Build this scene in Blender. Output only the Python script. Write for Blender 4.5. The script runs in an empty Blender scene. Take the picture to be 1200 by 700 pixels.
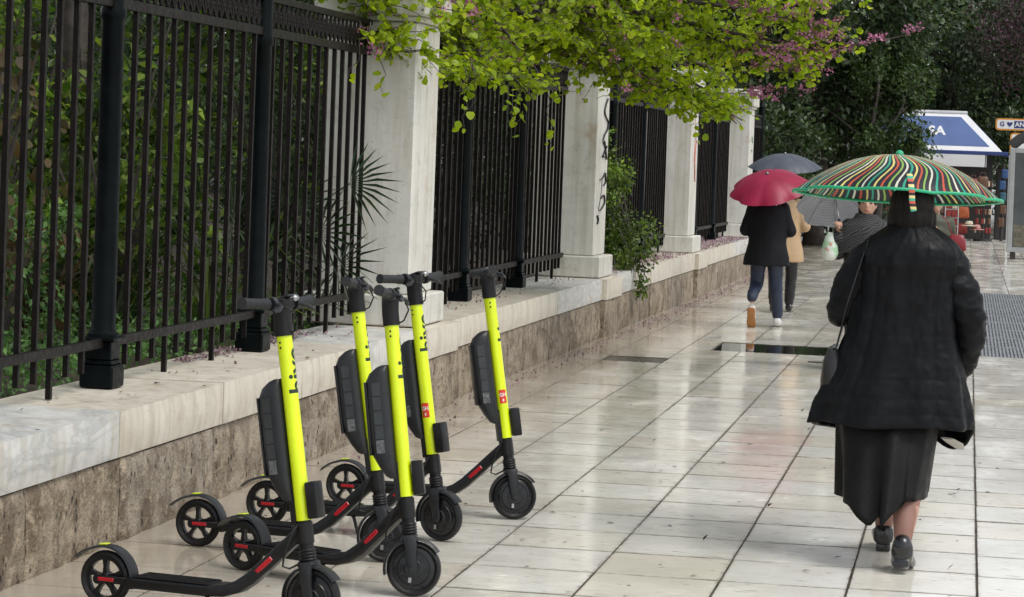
import bpy, bmesh, math, random
import numpy as np
from mathutils import Vector, Matrix, Quaternion, noise

random.seed(7)
rng = np.random.default_rng(11)
R = math.radians
PI = math.pi
scene = bpy.context.scene
col = scene.collection

# ------------------------------------------------------------------ camera
cam_d = bpy.data.cameras.new('camera')
cam_d.sensor_width = 36.0
cam_d.lens = 87.0                      # short telephoto
cam_d.shift_y = -0.1                   # rising-front crop: uprights stay parallel
cam_d.clip_end = 600.0
cam = bpy.data.objects.new('camera', cam_d)
col.objects.link(cam)
EYE = 1.63
cam.matrix_world = Matrix((
    (0.9826883708637121, -0.03839518089160676, 0.18124396777141139, 0.0),
    (0.18174047877725893, 0.009832973665187518, -0.9832973665187518, 0.0),
    (0.035971713095657644, 0.9992142526571569, 0.016640707429768982, EYE),
    (0, 0, 0, 1)))
scene.camera = cam

# ------------------------------------------------------------------ overcast rainy daylight
SUN_EL, SUN_AZ = 58.0, 118.0           # high, from the street side, a little behind the camera
world = bpy.data.worlds.new('World')
scene.world = world
world.use_nodes = True
wn = world.node_tree
wn.nodes.clear()
w_out = wn.nodes.new('ShaderNodeOutputWorld')
w_bg = wn.nodes.new('ShaderNodeBackground')
w_sky = wn.nodes.new('ShaderNodeTexSky')
w_sky.sky_type = 'NISHITA'
w_sky.sun_disc = False
w_sky.sun_elevation = R(SUN_EL)
w_sky.sun_rotation = R(SUN_AZ)
w_sky.air_density = 1.0
w_sky.dust_density = 1.5
w_sky.ozone_density = 1.0
w_hsv = wn.nodes.new('ShaderNodeHueSaturation')   # a cloud deck: nearly colourless sky
w_hsv.inputs['Saturation'].default_value = 0.22
w_bg.inputs['Strength'].default_value = 0.12
wn.links.new(w_sky.outputs[0], w_hsv.inputs['Color'])
wn.links.new(w_hsv.outputs[0], w_bg.inputs['Color'])
wn.links.new(w_bg.outputs[0], w_out.inputs['Surface'])

sun_d = bpy.data.lights.new('sun', 'SUN')
sun_d.energy = 1.2
sun_d.angle = R(28)
sun_d.color = (1.0, 0.975, 0.94)
sun = bpy.data.objects.new('sun', sun_d)
col.objects.link(sun)
sd = Vector((math.sin(R(SUN_AZ)) * math.cos(R(SUN_EL)), math.cos(R(SUN_AZ)) * math.cos(R(SUN_EL)), math.sin(R(SUN_EL))))
sun.rotation_euler = (-sd).to_track_quat('-Z', 'Y').to_euler()

vs = scene.view_settings
vs.view_transform = 'Standard'
vs.look = 'None'
vs.exposure = 0.68
vs.gamma = 1.0
vs.use_curve_mapping = False
scene.cycles.max_bounces = 8
scene.cycles.diffuse_bounces = 3
scene.cycles.glossy_bounces = 3
scene.cycles.transmission_bounces = 4
scene.cycles.transparent_max_bounces = 6
scene.cycles.use_denoising = True
scene.cycles.sample_clamp_indirect = 6.0

# ------------------------------------------------------------------ materials
MATS = {}

def node(nt, kind, **kw):
    n = nt.nodes.new(kind)
    for k, v in kw.items():
        if k.startswith('_'):
            setattr(n, k[1:], v)
        else:
            n.inputs[k.replace('__', ' ')].default_value = v
    return n

def base_mat(name):
    m = bpy.data.materials.new(name)
    m.use_nodes = True
    nt = m.node_tree
    nt.nodes.clear()
    out = nt.nodes.new('ShaderNodeOutputMaterial')
    bsdf = nt.nodes.new('ShaderNodeBsdfPrincipled')
    nt.links.new(bsdf.outputs[0], out.inputs['Surface'])
    MATS[name] = m
    return m, nt, bsdf, out

def c4(c):
    return (c[0], c[1], c[2], 1.0)

def ramp(nt, fac, stops, interp='LINEAR'):
    r = nt.nodes.new('ShaderNodeValToRGB')
    r.color_ramp.interpolation = interp
    while len(r.color_ramp.elements) < len(stops):
        r.color_ramp.elements.new(0.5)
    for e, (p, c) in zip(r.color_ramp.elements, stops):
        e.position = p
        e.color = c4(c) if len(c) == 3 else c
    nt.links.new(fac, r.inputs['Fac'])
    return r.outputs['Color']

def g(v):
    return (v, v, v)

def mixc(nt, fac, a, b, mode='MIX'):
    n = nt.nodes.new('ShaderNodeMix')
    n.data_type = 'RGBA'
    n.blend_type = mode
    for s, v in ((n.inputs[0], fac), (n.inputs[6], a), (n.inputs[7], b)):
        if hasattr(v, 'is_linked'):
            nt.links.new(v, s)
        elif isinstance(v, (int, float)):
            s.default_value = v
        else:
            s.default_value = c4(v)
    return n.outputs[2]

def math_n(nt, op, a, b=None, c=None):
    n = nt.nodes.new('ShaderNodeMath')
    n.operation = op
    for i, v in enumerate((a, b, c)):
        if v is None:
            continue
        if hasattr(v, 'is_linked'):
            nt.links.new(v, n.inputs[i])
        else:
            n.inputs[i].default_value = v
    return n.outputs[0]

def noise_t(nt, vec, scale, detail=4, rough=0.55, dist=0.0):
    n = nt.nodes.new('ShaderNodeTexNoise')
    n.inputs['Scale'].default_value = scale
    n.inputs['Detail'].default_value = detail
    n.inputs['Roughness'].default_value = rough
    n.inputs['Distortion'].default_value = dist
    if vec is not None:
        nt.links.new(vec, n.inputs['Vector'])
    return n.outputs['Fac']

def mapping(nt, vec, scale=(1, 1, 1), rot=(0, 0, 0), loc=(0, 0, 0)):
    n = nt.nodes.new('ShaderNodeMapping')
    n.inputs['Scale'].default_value = scale
    n.inputs['Rotation'].default_value = rot
    n.inputs['Location'].default_value = loc
    nt.links.new(vec, n.inputs['Vector'])
    return n.outputs[0]

def obj_vec(nt, random_shift=True):
    tc = nt.nodes.new('ShaderNodeTexCoord')
    if not random_shift:
        return tc.outputs['Object']
    oi = nt.nodes.new('ShaderNodeObjectInfo')
    m = math_n(nt, 'MULTIPLY', oi.outputs['Random'], 57.0)
    a = nt.nodes.new('ShaderNodeVectorMath')
    a.operation = 'ADD'
    nt.links.new(tc.outputs['Object'], a.inputs[0])
    nt.links.new(m, a.inputs[1])
    return a.outputs[0]

def bump(nt, bsdf, height, strength=0.3, dist=0.01):
    b = nt.nodes.new('ShaderNodeBump')
    b.inputs['Strength'].default_value = strength
    b.inputs['Distance'].default_value = dist
    nt.links.new(height, b.inputs['Height'])
    nt.links.new(b.outputs[0], bsdf.inputs['Normal'])

def M(name, c, rough=0.55, var=0.15, scale=9.0, metal=0.0, bmp=0.0, bscale=60.0, spec=0.5, coat=0.0, sheen=0.0, rvar=0.0):
    """plain surface with a little uneven tone, gloss and relief"""
    if name in MATS:
        return MATS[name]
    m, nt, bsdf, out = base_mat(name)
    v = obj_vec(nt)
    f = noise_t(nt, v, scale, 5)
    lo = tuple(max(0, x * (1 - var)) for x in c)
    hi = tuple(min(1, x * (1 + var)) for x in c)
    nt.links.new(ramp(nt, f, [(0.3, lo), (0.7, hi)]), bsdf.inputs['Base Color'])
    bsdf.inputs['Roughness'].default_value = rough
    bsdf.inputs['Metallic'].default_value = metal
    bsdf.inputs['Specular IOR Level'].default_value = spec
    bsdf.inputs['Coat Weight'].default_value = coat
    bsdf.inputs['Sheen Weight'].default_value = sheen
    if rvar:
        f2 = noise_t(nt, v, scale * 2.3, 4)
        nt.links.new(ramp(nt, f2, [(0.3, g(max(0.03, rough - rvar))), (0.7, g(min(1, rough + rvar)))]), bsdf.inputs['Roughness'])
    if bmp:
        bump(nt, bsdf, noise_t(nt, v, bscale, 3), bmp, 0.005)
    return m

def leaf_mat(name, cols, transl=0.35, rough=0.45, spec=0.4, patch=(0.3, 1.0, 1.7)):
    """every leaf takes its own tone; thin leaves let light through"""
    m, nt, bsdf, out = base_mat(name)
    geo = nt.nodes.new('ShaderNodeNewGeometry')
    n = len(cols)
    cr = ramp(nt, geo.outputs['Random Per Island'], [(i / max(1, n - 1), c) for i, c in enumerate(cols)])
    # broad random patches multiply the leaf colour darker or paler
    lo_, hi_, ps = patch
    cr = mixc(nt, 1.0, cr, ramp(nt, noise_t(nt, geo.outputs['Position'], ps, 3, 0.6), [(0.38, g(lo_)), (0.52, g((lo_ + hi_) / 2 * 0.9)), (0.64, g(hi_))]), 'MULTIPLY')
    nt.links.new(cr, bsdf.inputs['Base Color'])
    bsdf.inputs['Roughness'].default_value = rough
    bsdf.inputs['Specular IOR Level'].default_value = spec
    tr = nt.nodes.new('ShaderNodeBsdfTranslucent')
    nt.links.new(mixc(nt, 1.0, cr, (1.0, 1.0, 0.55), 'MULTIPLY'), tr.inputs['Color'])
    mx = nt.nodes.new('ShaderNodeMixShader')
    mx.inputs[0].default_value = transl
    nt.links.new(bsdf.outputs[0], mx.inputs[1])
    nt.links.new(tr.outputs[0], mx.inputs[2])
    nt.links.new(mx.outputs[0], out.inputs['Surface'])
    return m

def paving_mat(name, island=False):
    """worn pale marble slabs under a film of rain"""
    m, nt, bsdf, out = base_mat(name)
    geo = nt.nodes.new('ShaderNodeNewGeometry')
    pos = geo.outputs['Position']
    if island:
        rnd = geo.outputs['Random Per Island']
        sh = nt.nodes.new('ShaderNodeVectorMath')
        sh.operation = 'ADD'
        nt.links.new(pos, sh.inputs[0])
        nt.links.new(math_n(nt, 'MULTIPLY', rnd, 43.0), sh.inputs[1])
        v = sh.outputs[0]
    else:
        oi = nt.nodes.new('ShaderNodeObjectInfo')
        rnd = oi.outputs['Random']
        v = obj_vec(nt)
    # slab tone
    tone = ramp(nt, rnd, [(0.0, (0.75, 0.715, 0.62)), (0.25, (0.83, 0.805, 0.725)), (0.5, (0.80, 0.78, 0.715)), (0.72, (0.87, 0.85, 0.775)), (0.9, (0.77, 0.715, 0.60)), (1.0, (0.82, 0.77, 0.665))])
    cloud = noise_t(nt, v, 3.2, 6, 0.6, 0.4)
    tone = mixc(nt, ramp(nt, cloud, [(0.40, g(0)), (0.74, g(0.5))]), tone, (0.56, 0.52, 0.43))
    # veins and dirt streaks run across the walk
    streak = noise_t(nt, mapping(nt, v, (2.2, 26.0, 1.0)), 2.0, 5, 0.62, 0.6)
    tone = mixc(nt, ramp(nt, streak, [(0.56, g(0)), (0.74, g(0.4))]), tone, (0.44, 0.395, 0.32))
    thin = noise_t(nt, mapping(nt, v, (4.0, 90.0, 1.0), (0, 0, 0.05)), 2.0, 4, 0.6, 0.3)
    tone = mixc(nt, ramp(nt, thin, [(0.63, g(0)), (0.72, g(0.4))]), tone, (0.30, 0.265, 0.21))
    grit = noise_t(nt, v, 120.0, 3, 0.7)
    tone = mixc(nt, ramp(nt, grit, [(0.56, g(0)), (0.70, g(0.3))]), tone, (0.27, 0.24, 0.19))
    # worn grey patches laid over several slabs
    grime = noise_t(nt, mapping(nt, pos, (0.9, 0.45, 1.0)), 1.3, 5, 0.6)
    tone = mixc(nt, ramp(nt, grime, [(0.54, g(0)), (0.74, g(0.40))]), tone, (0.46, 0.43, 0.375))
    spots = noise_t(nt, mapping(nt, v, (5.0, 11.0, 1.0)), 2.4, 3, 0.5)
    tone = mixc(nt, ramp(nt, spots, [(0.64, g(0)), (0.72, g(0.7))]), tone, (0.26, 0.24, 0.21))
    if not island:
        # black dirt and wear creeping in from the open joints
        so = nt.nodes.new('ShaderNodeSeparateXYZ')
        nt.links.new(obj_vec(nt, False), so.inputs[0])
        ey_ = math_n(nt, 'SUBTRACT', 0.265, math_n(nt, 'ABSOLUTE', so.outputs['Y']))
        ey_ = math_n(nt, 'ADD', ey_, math_n(nt, 'MULTIPLY_ADD', noise_t(nt, v, 9.0, 4, 0.65), 0.034, -0.017))
        tone = mixc(nt, ramp(nt, math_n(nt, 'MULTIPLY', ey_, 20.0), [(0.0, g(0.8)), (0.11, g(0.5)), (0.26, g(0.10)), (0.6, g(0.0))]), tone, (0.15, 0.125, 0.09))
        ex_ = math_n(nt, 'SUBTRACT', 0.245, math_n(nt, 'ABSOLUTE', so.outputs['X']))
        ex_ = math_n(nt, 'ADD', ex_, math_n(nt, 'MULTIPLY_ADD', noise_t(nt, v, 11.0, 4, 0.65), 0.03, -0.016))
        tone = mixc(nt, ramp(nt, math_n(nt, 'MULTIPLY', ex_, 20.0), [(0.0, g(0.6)), (0.08, g(0.3)), (0.2, g(0.05)), (0.5, g(0.0))]), tone, (0.15, 0.125, 0.09))
    # muddy run-off along the foot of the wall
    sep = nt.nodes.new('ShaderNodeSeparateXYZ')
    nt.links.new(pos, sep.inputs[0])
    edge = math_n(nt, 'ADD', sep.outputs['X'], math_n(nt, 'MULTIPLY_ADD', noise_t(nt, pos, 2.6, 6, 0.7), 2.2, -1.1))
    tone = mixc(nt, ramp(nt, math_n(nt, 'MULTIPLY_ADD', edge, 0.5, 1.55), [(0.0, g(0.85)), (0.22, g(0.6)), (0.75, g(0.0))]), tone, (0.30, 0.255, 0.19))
    # a washed-out pink spill
    dx = math_n(nt, 'DIVIDE', math_n(nt, 'ADD', sep.outputs['X'], 1.10), 0.36)
    dy = math_n(nt, 'DIVIDE', math_n(nt, 'SUBTRACT', sep.outputs['Y'], 14.6), 1.25)
    rr = math_n(nt, 'ADD', math_n(nt, 'MULTIPLY', dx, dx), math_n(nt, 'MULTIPLY', dy, dy))
    rr = math_n(nt, 'ADD', rr, math_n(nt, 'MULTIPLY', noise_t(nt, pos, 4.0, 4), 1.2))
    tone = mixc(nt, ramp(nt, rr, [(0.55, g(0.42)), (1.0, g(0.16)), (1.0, g(0.0))]), tone, (0.62, 0.37, 0.33))
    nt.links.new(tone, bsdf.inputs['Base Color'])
    # water film: shiny where it stands, duller on worn crowns
    wet = noise_t(nt, mapping(nt, pos, (1.5, 0.55, 1.0)), 1.7, 5, 0.6)
    fine = noise_t(nt, mapping(nt, v, (3.0, 30.0, 1.0)), 2.0, 4)
    wv = math_n(nt, 'MULTIPLY_ADD', fine, 0.35, math_n(nt, 'MULTIPLY', wet, 0.65))
    nt.links.new(ramp(nt, wv, [(0.36, g(0.04)), (0.51, g(0.10)), (0.66, g(0.30))]), bsdf.inputs['Roughness'])
    bsdf.inputs['IOR'].default_value = 1.4
    h = math_n(nt, 'ADD', noise_t(nt, mapping(nt, v, (1, 2.2, 1)), 14.0, 4), math_n(nt, 'MULTIPLY', noise_t(nt, v, 90.0, 2), 0.25))
    bump(nt, bsdf, h, 0.12, 0.004)
    return m

def marble_mat(name, base, vein, vein_amt, dirt, rough=0.34, streak_dir=(1, 1, 1), vscale=1.0):
    m, nt, bsdf, out = base_mat(name)
    v = obj_vec(nt)
    cloud = noise_t(nt, v, 2.6, 6, 0.6, 0.6)
    tone = mixc(nt, ramp(nt, cloud, [(0.35, g(0)), (0.75, g(0.5))]), base, tuple(x * 0.78 for x in base))
    # thin drifting veins: the ridges of a stretched, tilted noise
    vn = noise_t(nt, mapping(nt, v, (1.0, 0.7, 2.6), (0.55, 0.2, 0.3)), 1.5 * vscale, 6, 0.6, 0.8)
    ridge = math_n(nt, 'ABSOLUTE', math_n(nt, 'SUBTRACT', vn, 0.5))
    tone = mixc(nt, ramp(nt, ridge, [(0.0, g(vein_amt)), (0.022, g(vein_amt * 0.55)), (0.075, g(0))]), tone, vein)
    # rain-washed dirt running down and collecting unevenly
    run = noise_t(nt, mapping(nt, v, (9.0, 9.0, 0.55)), 1.6, 5, 0.65)
    tone = mixc(nt, ramp(nt, run, [(0.43, g(0)), (0.72, g(0.7))]), tone, dirt)
    blot = noise_t(nt, v, 7.0, 6, 0.7)
    tone = mixc(nt, ramp(nt, blot, [(0.56, g(0)), (0.74, g(0.5))]), tone, tuple(x * 0.62 for x in dirt))
    rust = noise_t(nt, mapping(nt, v, loc=(7, 3, 1)), 3.4, 5, 0.65)
    tone = mixc(nt, ramp(nt, rust, [(0.60, g(0)), (0.74, g(0.55))]), tone, (0.34, 0.22, 0.10))
    pit = noise_t(nt, v, 46.0, 3, 0.6)
    tone = mixc(nt, ramp(nt, pit, [(0.64, g(0)), (0.74, g(0.45))]), tone, tuple(x * 0.45 for x in dirt))
    nt.links.new(tone, bsdf.inputs['Base Color'])
    nt.links.new(ramp(nt, cloud, [(0.3, g(rough * 0.75)), (0.7, g(rough * 1.5))]), bsdf.inputs['Roughness'])
    h = math_n(nt, 'ADD', noise_t(nt, v, 22.0, 5), math_n(nt, 'MULTIPLY', pit, -0.5))
    bump(nt, bsdf, h, 0.28, 0.006)
    return m

def stone_mat(name):
    """coarse brown conglomerate, pitted and stained"""
    m, nt, bsdf, out = base_mat(name)
    v = obj_vec(nt)
    oi = nt.nodes.new('ShaderNodeObjectInfo')
    tone = ramp(nt, oi.outputs['Random'], [(0.0, (0.285, 0.235, 0.175)), (0.5, (0.345, 0.28, 0.20)), (1.0, (0.33, 0.285, 0.225))])
    n1 = noise_t(nt, v, 5.0, 7, 0.68, 0.4)
    tone = mixc(nt, ramp(nt, n1, [(0.42, g(0)), (0.60, g(0.85))]), tone, (0.12, 0.083, 0.049))
    n2 = noise_t(nt, v, 17.0, 5, 0.62)
    tone = mixc(nt, ramp(nt, n2, [(0.54, g(0)), (0.66, g(0.75))]), tone, (0.43, 0.35, 0.245))
    run = noise_t(nt, mapping(nt, v, (5, 5, 1.6)), 1.6, 6, 0.7)
    tone = mixc(nt, ramp(nt, run, [(0.52, g(0)), (0.66, g(0.7))]), tone, (0.085, 0.062, 0.04))
    pale = noise_t(nt, mapping(nt, v, (14, 14, 1.0), loc=(3, 1, 0)), 1.5, 3, 0.5)
    tone = mixc(nt, ramp(nt, pale, [(0.70, g(0)), (0.76, g(0.5))]), tone, (0.55, 0.50, 0.42))
    vo = nt.nodes.new('ShaderNodeTexVoronoi')
    vo.inputs['Scale'].default_value = 19.0
    nt.links.new(mapping(nt, v, (1.6, 1.6, 0.8)), vo.inputs['Vector'])
    holes = ramp(nt, vo.outputs['Distance'], [(0.10, g(1)), (0.30, g(0))])
    hn = math_n(nt, 'MULTIPLY', holes, ramp(nt, noise_t(nt, v, 6.0, 2), [(0.45, g(0)), (0.6, g(1))]))
    tone = mixc(nt, hn, tone, (0.035, 0.027, 0.018))
    nt.links.new(tone, bsdf.inputs['Base Color'])
    bsdf.inputs['Roughness'].default_value = 0.62
    h = math_n(nt, 'SUBTRACT', math_n(nt, 'ADD', n2, math_n(nt, 'MULTIPLY', noise_t(nt, v, 70.0, 4), 0.5)), hn)
    bump(nt, bsdf, h, 1.0, 0.02)
    return m

paving = paving_mat('wet marble slab')
paving_far = paving_mat('wet marble slabs far', True)
mortar = M('dark joint dirt', (0.075, 0.062, 0.046), 0.75, 0.6, 5, bmp=0.4, spec=0.2)
marble_vein = marble_mat('grey veined marble', (0.68, 0.675, 0.64), (0.42, 0.435, 0.43), 0.85, (0.42, 0.375, 0.29), 0.34, vscale=1.6)
marble_cream = marble_mat('cream marble', (0.68, 0.635, 0.54), (0.56, 0.50, 0.40), 0.5, (0.40, 0.34, 0.25), 0.36, vscale=1.2)
marble_pillar = marble_mat('weathered white marble', (0.66, 0.65, 0.595), (0.48, 0.48, 0.45), 0.28, (0.40, 0.365, 0.28), 0.42, vscale=0.6)
stone = stone_mat('brown conglomerate')
iron = M('wet brown-black iron paint', (0.0085, 0.0066, 0.0056), 0.45, 0.45, 14, bmp=0.3, bscale=50, rvar=0.12, spec=0.12)
iron_post = M('wet dark green iron paint', (0.002, 0.004, 0.0044), 0.4, 0.45, 10, bmp=0.3, bscale=40, rvar=0.12, spec=0.09)
soil = M('dark garden soil', (0.045, 0.033, 0.022), 0.8, 0.5, 5, bmp=0.8, bscale=18)
bark = M('wet dark bark', (0.042, 0.033, 0.026), 0.6, 0.5, 14, bmp=0.9, bscale=26)
twig_m = M('dark redbud twig', (0.045, 0.030, 0.026), 0.5, 0.4, 30)

# ------------------------------------------------------------------ geometry helpers
class MB:
    def __init__(s):
        s.v, s.f = [], []

    def add(s, vs_, fs):
        o = len(s.v)
        s.v.extend([tuple(p) for p in vs_])
        s.f.extend([tuple(i + o for i in q) for q in fs])
        return s

    def box(s, c, d, m=None):
        x, y, z = (k / 2 for k in d)
        p = [Vector((a, b, e)) for a in (-x, x) for b in (-y, y) for e in (-z, z)]
        if m is not None:
            p = [m @ q for q in p]
        c = Vector(c)
        return s.add([q + c for q in p], [(0, 1, 3, 2), (4, 6, 7, 5), (0, 4, 5, 1), (2, 3, 7, 6), (0, 2, 6, 4), (1, 5, 7, 3)])

    def cbox(s, c, d, b, seg=1, m=None):
        """box with bevelled edges"""
        bm = bmesh.new()
        bmesh.ops.create_cube(bm, size=1.0)
        for v in bm.verts:
            v.co = Vector((v.co.x * d[0], v.co.y * d[1], v.co.z * d[2]))
        bmesh.ops.bevel(bm, geom=list(bm.edges), offset=min(b, 0.49 * min(d)), segments=seg, affect='EDGES', profile=0.5)
        c = Vector(c)
        bm.verts.index_update()
        vs_ = [((m @ v.co) if m is not None else v.co.copy()) + c for v in bm.verts]
        fs = [tuple(v.index for v in f.verts) for f in bm.faces]
        bm.free()
        return s.add(vs_, fs)

    def tube(s, pts, rad, n=8, cap=True, flat=None):
        pts = [Vector(p) for p in pts]
        if not hasattr(rad, '__len__'):
            rad = [rad] * len(pts)
        rings = []
        t0 = (pts[1] - pts[0]).normalized()
        up = Vector((0, 0, 1)) if abs(t0.z) < 0.9 else Vector((1, 0, 0))
        a = t0.cross(up).normalized()
        for i, p in enumerate(pts):
            t = (pts[min(i + 1, len(pts) - 1)] - pts[max(i - 1, 0)])
            t = t.normalized() if t.length > 1e-9 else t0
            a = (a - t * a.dot(t)).normalized()
            b = t.cross(a)
            r = rad[i]
            rx, ry = (r, r) if not hasattr(r, '__len__') else r
            rings.append([p + a * (rx * math.cos(2 * PI * k / n)) + b * (ry * math.sin(2 * PI * k / n)) for k in range(n)])
        return s.loft(rings, cap)

    def loft(s, rings, cap=True, closed=True):
        n = len(rings[0])
        vs_ = [p for r in rings for p in r]
        fs = []
        for i in range(len(rings) - 1):
            for k in range(n if closed else n - 1):
                k2 = (k + 1) % n
                fs.append((i * n + k, i * n + k2, (i + 1) * n + k2, (i + 1) * n + k))
        if cap:
            fs.append(tuple(range(n - 1, -1, -1)))
            fs.append(tuple((len(rings) - 1) * n + k for k in range(n)))
        return s.add(vs_, fs)

    def lathe(s, prof, c=(0, 0, 0), axis='z', n=20, cap=False):
        c = Vector(c)
        rings = []
        for r, h in prof:
            ring = []
            for k in range(n):
                a = 2 * PI * k / n
                x, y = r * math.cos(a), r * math.sin(a)
                p = {'z': (x, y, h), 'y': (x, h, y), 'x': (h, x, y)}[axis]
                ring.append(c + Vector(p))
            rings.append(ring)
        return s.loft(rings, cap)

    def ball(s, c, r, n=14, m=10):
        c = Vector(c)
        r = r if hasattr(r, '__len__') else (r, r, r)
        rings = []
        for i in range(m + 1):
            t = PI * (0.02 + 0.96 * i / m)
            rings.append([c + Vector((r[0] * math.sin(t) * math.cos(2 * PI * k / n), r[1] * math.sin(t) * math.sin(2 * PI * k / n), -r[2] * math.cos(t))) for k in range(n)])
        return s.loft(rings, True)

    def mesh(s, name='m', fix=True):
        me = bpy.data.meshes.new(name)
        me.from_pydata(s.v, [], s.f)
        if fix:
            bm = bmesh.new()
            bm.from_mesh(me)
            bmesh.ops.recalc_face_normals(bm, faces=bm.faces)
            bm.to_mesh(me)
            bm.free()
        me.update()
        return me

    def build(s, name, mat, parent=None, smooth=False, fix=True):
        me = s.mesh(name, fix)
        return link(name, me, mat, parent, smooth)

def link(name, me, mat, parent=None, smooth=False):
    if mat is not None and not me.materials:
        me.materials.append(mat)
    if smooth:
        me.polygons.foreach_set('use_smooth', [True] * len(me.polygons))
        if smooth == 'auto':
            try:
                me.set_sharp_from_angle(angle=R(38))
            except Exception:
                pass
    o = bpy.data.objects.new(name, me)
    col.objects.link(o)
    if parent is not None:
        o.parent = parent
    return o

def tag(o, label=None, cat=None, group=None, kind=None):
    if label:
        o['label'] = label
    if cat:
        o['category'] = cat
    if group:
        o['group'] = group
    if kind:
        o['kind'] = kind
    return o

def thing(name, label, cat, loc=(0, 0, 0), rotz=0.0, group=None):
    o = bpy.data.objects.new(name, None)
    o.empty_display_size = 0.1
    col.objects.link(o)
    o.location = loc
    o.rotation_euler = (0, 0, rotz)
    return tag(o, label, cat, group)

def copy_tree(o, parent=None):
    c = o.copy()
    col.objects.link(c)
    if parent is not None:
        c.parent = parent
    for ch in o.children:
        copy_tree(ch, c)
    return c

def text_mesh(txt, size, bold=0.0):
    """flat lettering as mesh vertices and faces, centred"""
    cu = bpy.data.curves.new('lettering', 'FONT')
    cu.body = txt
    cu.size = size
    cu.offset = bold
    cu.align_x = 'CENTER'
    cu.align_y = 'CENTER'
    cu.resolution_u = 3
    ob = bpy.data.objects.new('lettering', cu)
    col.objects.link(ob)
    bpy.context.view_layer.update()
    me = ob.evaluated_get(bpy.context.evaluated_depsgraph_get()).to_mesh()
    v = [tuple(p.co) for p in me.vertices]
    f = [tuple(p.vertices) for p in me.polygons]
    bpy.data.objects.remove(ob)
    bpy.data.curves.remove(cu)
    # cut the strokes finely enough to follow a curved surface
    bm = bmesh.new()
    bv = [bm.verts.new(p) for p in v]
    for q in f:
        try:
            bm.faces.new([bv[i] for i in q])
        except ValueError:
            pass
    if size < 0.2:
        bmesh.ops.triangulate(bm, faces=bm.faces)
        for _ in range(4):
            long = [e for e in bm.edges if e.calc_length() > size * 0.11]
            if not long:
                break
            bmesh.ops.subdivide_edges(bm, edges=long, cuts=1)
            bmesh.ops.triangulate(bm, faces=[q for q in bm.faces if len(q.verts) > 3])
    bm.verts.index_update()
    v = [tuple(p.co) for p in bm.verts]
    f = [tuple(p.index for p in q.verts) for q in bm.faces]
    bm.free()
    return v, f

def vnoise(p, s=1.0, seed=0.0):
    return noise.noise(Vector((p[0] * s + seed, p[1] * s - seed, p[2] * s + 2 * seed)))

# the wall runs almost, not quite, along the walk
SLANT = 0.009
def wall_x(Y, off=0.0):
    return -3.335 + off + SLANT * (Y - 9.0)
WROT = -math.atan(SLANT)

# ------------------------------------------------------------------ ground under everything
gm = MB()
gm.add([(-3.2, -20, -0.045), (60, -20, -0.045), (60, 260, -0.045), (-3.2, 260, -0.045)], [(0, 1, 2, 3)])
tag(gm.build('ground', M('wet grey paving far', (0.23, 0.22, 0.20), 0.25, 0.3, 2, rvar=0.1, bmp=0.2), None, fix=False), kind='structure')

# garden earth behind the wall, level with the ledge
gv, gf = [], []
nx, ny = 26, 60
for j in range(ny + 1):
    for i in range(nx + 1):
        x = -3.86 - 40.0 * (i / nx) ** 1.6
        y = -6 + 76.0 * j / ny
        gv.append((x + (SLANT * (y - 9) if i == 0 else 0), y, 0.47 + 0.10 * vnoise((x, y, 0), 0.6) * min(1, i / 3) + min(0.5, max(0, (-x - 5) * 0.03))))
for j in range(ny):
    for i in range(nx):
        a = j * (nx + 1) + i
        gf.append((a, a + 1, a + nx + 2, a + nx + 1))
tag(MB().add(gv, gf).build('garden_ground', soil, None, True), kind='structure')

# ------------------------------------------------------------------ the walk: slabs laid in strips
pv = MB()
pv.add([(-3.45, -4, -0.036), (7.0, -4, -0.036), (7.0, 75, -0.036), (-3.45, 75, -0.036)], [(0, 1, 2, 3)])
pavement = bpy.data.objects.new('pavement', bpy.data.meshes.new('pavement'))
col.objects.link(pavement)
tag(pavement, kind='structure')
COLW, ROWL, X0, Y0 = 0.494, 0.535, 0.092, 8.012
slab_meshes = {}
def slab_mesh(w, l):
    key = (round(w, 3), round(l, 3))
    if key not in slab_meshes:
        slab_meshes[key] = MB().cbox((0, 0, -0.0145), (w, l, 0.029), 0.0011).mesh('slab')
        slab_meshes[key].materials.append(paving)
    return slab_meshes[key]

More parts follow.
